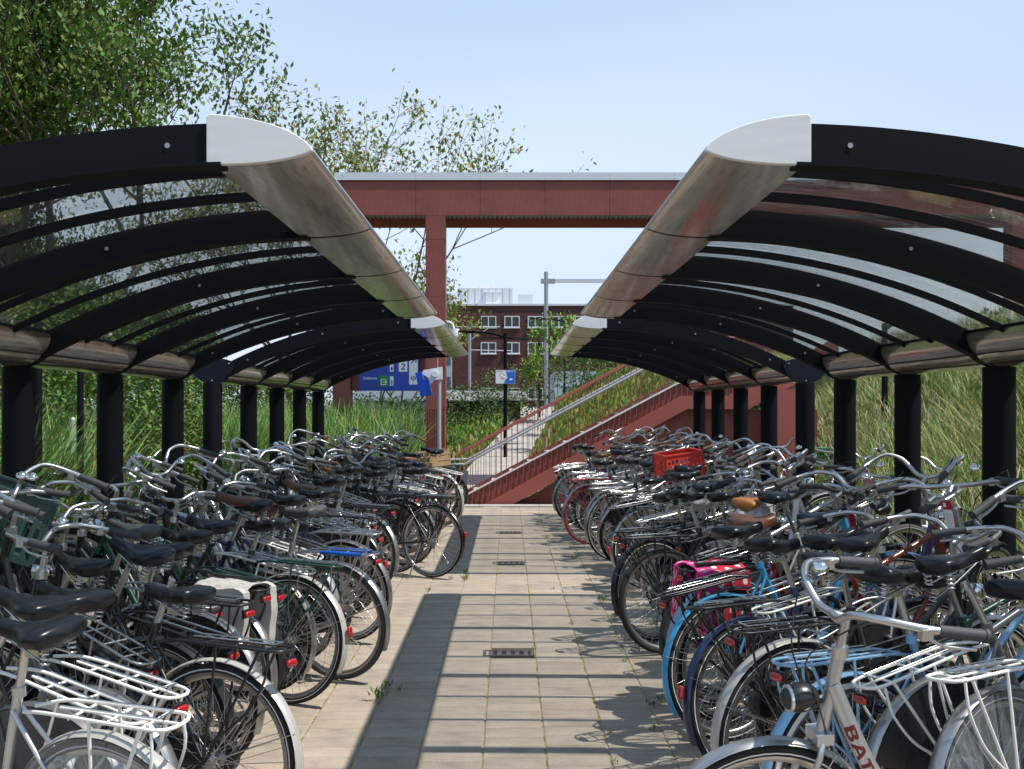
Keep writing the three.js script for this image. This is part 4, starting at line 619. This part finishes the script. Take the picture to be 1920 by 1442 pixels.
// rear-wheel contact [Z, X], angle, raise of the front wheel in the two-tier rack, looks, and what sets it apart
const LEFT = [
  [3.1, 1.12, 22, 0, { frame: 'deep', col: 'silver', mud: 'white', rack: 'white', wide: true, guard: 'clear', case: false, tail: 'mud', lock: 'white', sh: 0.0 }, 'silver bicycle with white mudguard and white rack, nearest in the left row'],
  [3.5, 1.42, 24, 0.17, { frame: 'lady', col: 'grey', mud: 'silver', rack: 'white', saddle: 'saddle', tail: 'rack', sh: -0.02 }, null],
  [3.83, 1.08, 22, 0.02, { frame: 'lady', col: 'black', mud: 'white', rack: 'black', saddle: 'saddle', tail: 'rack', stripe: true, sh: -0.06 }, 'black bicycle with white mudguard, black rack and cracked black saddle near the front left'],
  [4.3, 1.46, 20, 0.2, { frame: 'swan', col: 'black', mud: 'black', rack: 'black', bar: 'high', saddle: 'saddleNavy' }, null],
  [4.78, 1.38, 24, 0, { frame: 'lady', col: 'black', mud: 'silver', rack: 'black', guard: 'black', bar: 'sweep' }, 'black bicycle with solid black skirt guard in the left row'],
  [5.15, 1.44, 26, 0.03, { frame: 'lady', col: 'black', mud: 'silver', rack: 'black', pannier: 'floral' }, 'black bicycle with a floral white pannier on its rack'],
  [5.5, 1.5, 25, 0.16, { frame: 'diamond', col: 'green', mud: 'black', rack: 'frame', bar: 'flat', saddle: 'saddleNavy', wide: true }, 'dark green bicycle with green tubular rack in the left row'],
  [5.83, 1.22, 23, 0.02, { frame: 'lady', col: 'green', mud: 'white', rack: 'frame', tail: 'mud' }, 'dark green bicycle with white mudguard and big red tail lamp'],
  [6.1, 1.45, 24, 0.19, { frame: 'diamond', col: 'navy', mud: 'silver', rack: 'silver', bar: 'high', saddle: 'saddle' }, null],
  [6.35, 1.02, 22, 0, { frame: 'lady', col: 'silver', mud: 'silver', rack: 'silver', stripe: false, tyre: 'tyreGrey', blueWrap: true, saddle: 'saddleGrey' }, 'silver bicycle with blue tape wrapped round its rack'],
  [6.85, 1.42, 27, 0.18, {}, null],
  [7.4, 1.12, 25, 0, { frame: 'lady', col: 'purple', mud: 'silver', rack: 'silver' }, null],
  [7.85, 1.4, 26, 0.17, {}, null], [8.3, 1.3, 28, 0, {}, null], [8.75, 1.45, 24, 0.18, {}, null],
  [9.2, 1.25, 30, 0, { col: 'white', frame: 'deep' }, null],
  [9.65, 1.46, 25, 0.05, { mud: 'frame', col: 'purple', rack: 'black', tail: 'rack' }, 'dark purple bicycle with purple mudguard in the left row'],
  [10.15, 0.74, 31, 0, { frame: 'swan', col: 'black', mud: 'frame', rack: 'black', tail: 'mud', bar: 'high', saddle: 'saddle', stripe: true, case: false, guard: null, sh: 0.02 }, 'black roadster whose rear wheel juts farthest into the aisle at left'],
  [10.45, 1.12, 29, 0, { frame: 'lady', col: 'black', mud: 'frame', rack: 'black', spoke: 'spokeDark', saddle: 'saddle' }, 'black roadster just behind the one jutting into the aisle at left'],
];
for (let Z = 10.9, i = 0; Z < 16.2; Z += 0.42, i++) LEFT.push([Z, 1.16 + rr(-0.14, 0.22) - (i > 8 ? 0.16 : 0), rr(20, 34), i % 2 ? rr(0.1, 0.18) : 0, i === 9 ? { frame: 'lady', col: 'white', mud: 'white', rack: 'white', grip: 'brownGrip' } : {}, null]);
const RIGHT = [
  [2.86, 1.78, 168, 0, { frame: 'deep', col: 'silver', mud: 'silver', rack: 'silver', bar: 'sweep', reversed: true, grip: 'grip', steer: 0.42, text: 'BATAVUS', lamp: true, lock: 'white' }, 'silver bicycle parked handlebars toward the aisle, nearest in the right row'],
  [3.45, 1.62, 30, 0, { frame: 'lady', col: 'silver', mud: 'silver', rack: 'white', guard: 'clear', tail: 'mud', saddle: 'saddle' }, 'silver bicycle with tall white rack and clear skirt guard, near right'],
  [3.65, 1.17, 26, 0, { frame: 'lady', col: 'lightblue', mud: 'frame', rack: 'frame', wallWhite: true, tail: 'rack' }, 'pale blue bicycle with white tyre walls and blue rack'],
  [3.95, 1.5, 24, 0.17, { frame: 'diamond', col: 'green', mud: 'black', rack: 'black', saddle: 'saddle', bar: 'flat', wide: true }, 'dark green diamond frame bicycle with wide black saddle, near right'],
  [4.25, 1.1, 27, 0, { frame: 'lady', col: 'black', mud: 'white', rack: 'black', tail: 'rack', spoke: 'spokeDark' }, 'black bicycle with rusty white mudguard in the right row'],
  [4.6, 1.08, 26, 0, { frame: 'lady', col: 'navy', mud: 'frame', rack: 'black', tail: 'mud', saddle: 'saddle' }, 'navy bicycle with navy mudguard and black cage rack'],
  [4.85, 1.45, 28, 0.15, { frame: 'diamond', col: 'copper', mud: 'black', rack: 'white', bar: 'sweep', saddle: 'saddle', tag: true }, 'copper red bicycle with a paper tag hanging from its handlebar'],
  [5.2, 1.12, 26, 0.14, { frame: 'deep', col: 'cyan', mud: 'frame', rack: 'black', bar: 'flat', barBlack: true, saddle: 'saddle', text: 'ALTEC' }, 'bright blue bicycle with dark lettering on its down tube'],
  [5.5, 1.18, 27, 0.15, { frame: 'deep', col: 'crimson', mud: 'black', rack: 'black', bar: 'sweep', saddle: 'saddleBrown' }, 'crimson bicycle beside the bright blue one'],
  [5.8, 1.15, 25, 0, { frame: 'lady', col: 'lightblue', mud: 'frame', rack: 'black', pannier: 'dots', saddle: 'saddle' }, 'pale blue bicycle with a red and pink polka dot pannier'],
  [6.05, 1.18, 12, 0.05, { frame: 'diamond', col: 'grey', mud: null, rack: null, tyre: 'tyreGrey', stripe: false, lock: false, saddle: 'saddleBrown' }, 'grey bicycle without mudguards, its big bare rear wheel facing the aisle'],
  [6.6, 1.45, 26, 0.17, { bagSaddle: true, col: 'silver', frame: 'diamond', bar: 'flat', saddle: 'saddleTan' }, 'silver bicycle with a plastic bag pulled over its tan saddle'],
  [7.0, 1.04, 26, 0, { frame: 'lady', col: 'black', mud: null, rack: 'black', spoke: 'spoke', stripe: false, rim: 'rim', tail: 'rack' }, 'black bicycle with bare silver rims and black rack in the right row'],
  [7.4, 1.03, 28, 0, { frame: 'lady', col: 'black', mud: 'black', rack: 'black', tail: 'rack' }, null],
  [7.75, 1.4, 24, 0.16, { tag: true }, null], [8.15, 1.3, 26, 0, { col: 'silver', frame: 'diamond', bagSaddle: true, mud: 'silver', bar: 'flat' }, 'silver diamond frame bicycle with a clear bag under its saddle'], [8.6, 1.42, 27, 0.18, { tag: true, bar: 'high' }, null],
  [9.05, 1.35, 25, 0, {}, null], [9.5, 1.3, 26, 0.15, {}, null], [9.95, 1.45, 24, 0, {}, null],
  [10.4, 1.42, 26, 0.04, { col: 'navy', mud: 'frame', rack: 'silver' }, 'navy bicycle with glossy navy mudguard in the right row'],
  [10.85, 1.22, 27, 0, { col: 'black', mud: 'silver', rack: 'black' }, null],
  [11.3, 1.12, 28, 0, { col: 'black', mud: 'silver', tyre: 'tyre', rack: 'silver', tail: 'rack' }, null], [11.8, 1.35, 26, 0.15, {}, null],
  [12.25, 1.2, 26, 0, {}, null],
  [12.65, 0.95, 27, 0, { frame: 'lady', col: 'crimson', mud: 'silver', rack: 'frame', tyre: 'tyrePink', stripe: false, saddle: 'saddle' }, 'crimson bicycle with pink red tyres in the right row'],
];
for (let Z = 13.1, i = 0; Z < 16.2; Z += 0.42, i++) RIGHT.push([Z, 1.02 + rr(-0.08, 0.25), rr(20, 32), i % 2 ? rr(0.1, 0.18) : 0, {}, null]);
for (let Z = 3.3; Z < 15.8; Z += 0.9) { LEFT.push([Z + rr(-0.1, 0.1), rr(1.5, 1.72), rr(14, 32), rr(0.14, 0.24), {}, null]); RIGHT.push([Z + 0.45 + rr(-0.1, 0.1), rr(1.5, 1.72), rr(14, 32), rr(0.14, 0.24), {}, null]); }
const pannierCloth = (kind) => canvasTex(256, 256, (c, w, h) => {
  if (kind === 'dots') { c.fillStyle = '#c9203f'; c.fillRect(0, 0, w, h); c.fillStyle = '#d33c8e'; c.fillRect(0, 0, w * 0.3, h); c.fillStyle = '#f3ecec'; for (let i = 0; i < 4; i++) for (let j = 0; j < 4; j++) { c.beginPath(); c.arc(32 + i * 64, 32 + j * 64 + (i % 2) * 20, 14, 0, 7); c.fill(); } }
  else { c.fillStyle = '#adaba7'; c.fillRect(0, 0, w, h); c.strokeStyle = '#8b8884'; c.lineWidth = 1.6; for (let i = 0; i < 70; i++) { const x = rnd() * w, y = rnd() * h, a = rnd() * 6.28, l = 14 + rnd() * 16; c.beginPath(); c.moveTo(x, y); c.quadraticCurveTo(x + l * Math.cos(a + 0.7), y + l * Math.sin(a + 0.7), x + 1.6 * l * Math.cos(a), y + 1.6 * l * Math.sin(a)); c.quadraticCurveTo(x + l * Math.cos(a - 0.7), y + l * Math.sin(a - 0.7), x, y); c.stroke(); } }
});
const bagGeo = (seedK) => grid(22, 14, (u, v) => { const a = u * Math.PI * 2, r = (0.09 + 0.035 * Math.sin(v * 3.1)) * (1 + 0.28 * (vnoise(u * 14, v * 9 + seedK, 14) - 0.5) + 0.25 * (vnoise(u * 30, v * 5 + seedK, 30) - 0.5)); return [r * 1.25 * Math.cos(a), 0.03 - 0.17 * v + 0.02 * Math.sin(a * 5), r * Math.sin(a)]; });
const tagTex = canvasTex(128, 256, (c, w, h) => { c.fillStyle = '#f2efec'; c.fillRect(0, 0, w, h); c.fillStyle = '#c01f3a'; c.fillRect(0, h * 0.72, w, h * 0.28); c.fillRect(w * 0.9, 0, w * 0.1, h); c.fillStyle = '#999'; for (let i = 0; i < 9; i++) c.fillRect(12, 22 + i * 16, w * 0.7, 3); c.fillStyle = '#fff'; c.fillRect(16, h * 0.8, 34, 34); });
function extras(t, o) {
  if (o.pannier) {
    const m = mat([1, 1, 1], 0.8, 0, { map: pannierCloth(o.pannier) });
    const pn = new THREE.Group(); pn.name = 'pannier'; t.add(pn);
    for (const s of [1, -1]) { const g = new THREE.BoxGeometry(0.33, 0.33, 0.05, 10, 10, 2), p = g.attributes.position; for (let i = 0; i < p.count; i++) { const x = p.getX(i) / 0.165, y = p.getY(i) / 0.165, z = p.getZ(i), k = 1 - 0.07 * Math.pow(x * y, 4) - 0.05 * (1 - y) * 0.5; p.setX(i, x * 0.165 * k * (1 + 0.02 * Math.sin(y * 7))); p.setY(i, y * 0.165 * (1 - 0.06 * Math.pow(x, 4)) - 0.008 * Math.cos(x * 5)); p.setZ(i, z * (1 + 0.35 * (1 - x * x) * (1 - y * y)) + 0.008 * vnoise(x * 3 + 7, y * 3)); } g.computeVertexNormals(); g.translate(-0.1, 0.61, s * 0.105); M3('bag', g, m, pn); }
    M3('top_flap', grid(4, 8, (u, v) => [-0.1 + (u - 0.5) * 0.31, 0.79 - 0.05 * Math.pow(Math.abs(v - 0.5) * 2, 4) + 0.004 * Math.sin(u * 9 + v * 5), (v - 0.5) * 0.235]), m, pn); M3('strap', box(0.28, 0.014, 0.03, -0.1, 0.8, 0.05), BK.black, pn);
  }
  if (o.bagSaddle) { const b = M3('plastic_bag', bagGeo(o.saddle === 'saddleTan' ? 3 : 8), BK.bag, t); b.position.set(0.16, 0.985, 0); b.rotation.z = 0.2; }
  if (o.tag) { const g = grid(1, 6, (u, v) => [0.64 + 0.006 * Math.sin(v * 3), 1.10 - v * 0.15, 0.255 + u * 0.055 + 0.01 * v]); M3('paper_tag', g, mat([1, 1, 1], 0.7, 0, { map: tagTex }), t); }
  if (o.blueWrap) { const m = mat([0.01, 0.12, 0.55], 0.25, 0.3); M3('blue_tape', merge([0.056, -0.056].map((z) => bend([V(0.06, 0.766, z), V(-0.02, 0.769, z * 1.1), V(-0.12, 0.766, z * 1.1), V(-0.22, 0.766, z * 1.05)], 0.0125, 40, 8))), m, t); }
  if (o.text === 'BATAVUS') tubeText(t, 0.14, 0.62, 'BATAVUS', '#6b1a1e', Math.PI);
  if (o.text === 'ALTEC') tubeText(t, 0.68, 0.26, 'ALTEC', '#0d2f50', 0);
}
function fillRow(list, s, side) {
  list.sort((a, b) => a[0] - b[0]);
  list.forEach(([Z, x, deg, raise, opt, label], i) => {
    const auto = Object.keys(opt).length < 4, o = auto ? { ...fillOpt(), ...opt } : { sh: rr(-0.04, 0.06), ...opt };
    let l = label ?? `${fem(o)} with ${{ black: 'black', silver: 'silver', white: 'white', frame: 'painted' }[o.mud] ?? 'no'} mudguards, ${ord(i)} from the near end at ${side}`;
    if (!o.mud && !label) l = `${fem(o)} without mudguards, ${ord(i)} from the near end at ${side}`;
    const t = bicycle(o, l, s < 0 ? rowLeft : rowRight), th = (deg + (auto ? rr(-9, 9) : rr(-3, 3))) * Math.PI / 180;
    placeBike(t, s * x, Z, s < 0 ? Math.PI - th : th, raise + (auto ? rr(0, 0.03) : 0), rr(-0.13, 0.13)); extras(t, o);
  });
}
fillRow(LEFT, -1, 'left'); fillRow(RIGHT, 1, 'right');
// bicycles on the far side of the posts
for (const [x, Z, yaw, o, label] of [
  [-3.5, 8.6, 2.5, { col: 'teal', grip: 'brownGrip', bar: 'sweep' }, 'teal bicycle with orange brown grips behind the left posts'], [-3.45, 11.4, 2.2, { col: 'silver' }, 'silver bicycle behind the left posts near the shelter gap'], [-3.4, 14.2, 2.4, {}, 'dark bicycle behind the far left posts'],
  [3.45, 8.9, 0.9, { col: 'white', frame: 'lady', bar: 'high', mud: 'white' }, 'white bicycle leaning against the grass bank at right'], [3.35, 11.2, 0.7, { col: 'crimson', frame: 'swan' }, 'crimson curved bicycle behind the right posts'], [3.4, 12.6, 0.8, { col: 'silver', frame: 'diamond', bar: 'flat' }, 'silver bicycle behind the right posts by the bank'], [3.35, 14.4, 0.9, { col: 'white' }, 'white bicycle behind the far right posts'],
]) { const t = bicycle({ ...fillOpt(), ...o }, label, 'bicycles behind the posts'); placeBike(t, x, Z, yaw, 0, rr(-0.12, 0.12)); }
// steel racks that hold the front wheels
for (const [s, side] of [[-1, 'left'], [1, 'right']]) for (const [k, Z0, Z1] of [['near', 2.9, 9.0], ['far', 9.8, 16.4]]) {
  const t = thing('bicycle_rack', `galvanised steel wheel rack under the ${k} ${side} shelter`, 'rack', [s * 2.28, 0, -Z0], 0, 'wheel racks under the shelters');
  for (const [dx, y] of [[-0.18, 0.06], [0.22, 0.30]]) M3('rail', rod(V(s * dx, y, 0), V(s * dx, y, -(Z1 - Z0)), 0.02, 0.02, 8), MAT.grey, t);
  for (let z = 0.2, i = 0; z < Z1 - Z0; z += 0.42, i++) for (const q of [-0.03, 0.03]) { const h = i % 2 ? 0.62 : 0.36; M3('wheel_hoop', bend([V(s * -0.18, 0.06, -z + q), V(s * -0.16, h, -z + q), V(s * 0.05, h + 0.09, -z + q), V(s * 0.22, 0.30, -z + q)], 0.006, 12, 5), MAT.grey, t); }
}
// crates carried on bicycles
function slatCrate(name, label, w, h, d, m, pos, rot, slots = 9) {
  const t = thing(name, label, 'crate', pos, 0); t.rotation.set(...rot); const th = 0.006, wall = (L, place, nm) => {
    const g = []; const n = slots; for (const [y, hh] of [[0.012, 0.024], [h * 0.36, 0.012], [h * 0.66, 0.012], [h - 0.025, 0.05]]) g.push(box(L, hh, th, 0, y, 0)); for (let i = 0; i <= n; i++) g.push(box(i % n ? L / n * 0.42 : 0.03, h - 0.03, th * 0.8, -L / 2 + 0.004 + i * (L - 0.008) / n, h / 2, 0)); const o = M3(nm, merge(g), m, t); place(o);
  };
  wall(w, (o) => (o.position.z = d / 2), 'side_wall'); wall(w, (o) => (o.position.z = -d / 2), 'side_wall'); wall(d, (o) => { o.rotation.y = Math.PI / 2; o.position.x = w / 2; }, 'end_wall'); wall(d, (o) => { o.rotation.y = Math.PI / 2; o.position.x = -w / 2; }, 'end_wall');
  const fl = []; for (let i = 0; i < 8; i++) fl.push(box(w, 0.005, d / 8 * 0.6, 0, 0.003, -d / 2 + (i + 0.5) * d / 8)); M3('floor', merge(fl), m, t);
  M3('rim', merge([box(w + 0.02, 0.012, 0.02, 0, h, d / 2), box(w + 0.02, 0.012, 0.02, 0, h, -d / 2), box(0.02, 0.012, d - 0.02, w / 2, h, 0), box(0.02, 0.012, d - 0.02, -w / 2, h, 0)]), m, t);
}
slatCrate('plastic_crate', 'dark green slotted plastic crate on a bicycle at the far left', 0.46, 0.29, 0.34, mat([0.035, 0.085, 0.075], 0.5), [-2.36, 1.02, -4.72], [0.1, 0.45, -0.42], 10);
slatCrate('plastic_crate', 'bright red slotted plastic crate among the right row of bicycles', 0.38, 0.27, 0.30, mat([0.62, 0.045, 0.03], 0.45), [1.66, 0.92, -10.3], [0.05, 0.25, 0.12], 9);
{
  const t = thing('wooden_crate', 'pale slatted wooden crate on a bicycle rack in left row', 'crate', [-1.03, 0.79, -14.9]); t.rotation.set(0, 0.35, 0.1);
  for (let k = 0; k < 3; k++) { for (const z of [0.14, -0.14]) M3('slat', box(0.38, 0.062, 0.01, 0, 0.045 + k * 0.075, z), MAT.wood, t); for (const x of [0.19, -0.19]) M3('slat', box(0.01, 0.062, 0.27, x, 0.045 + k * 0.075, 0), MAT.wood, t); }
  for (const x of [0.175, -0.175]) for (const z of [0.125, -0.125]) M3('corner_post', box(0.018, 0.23, 0.018, x, 0.12, z), MAT.wood, t); M3('base', box(0.37, 0.01, 0.27, 0, 0.008, 0), MAT.wood, t);
}
renderer.render(scene, camera);
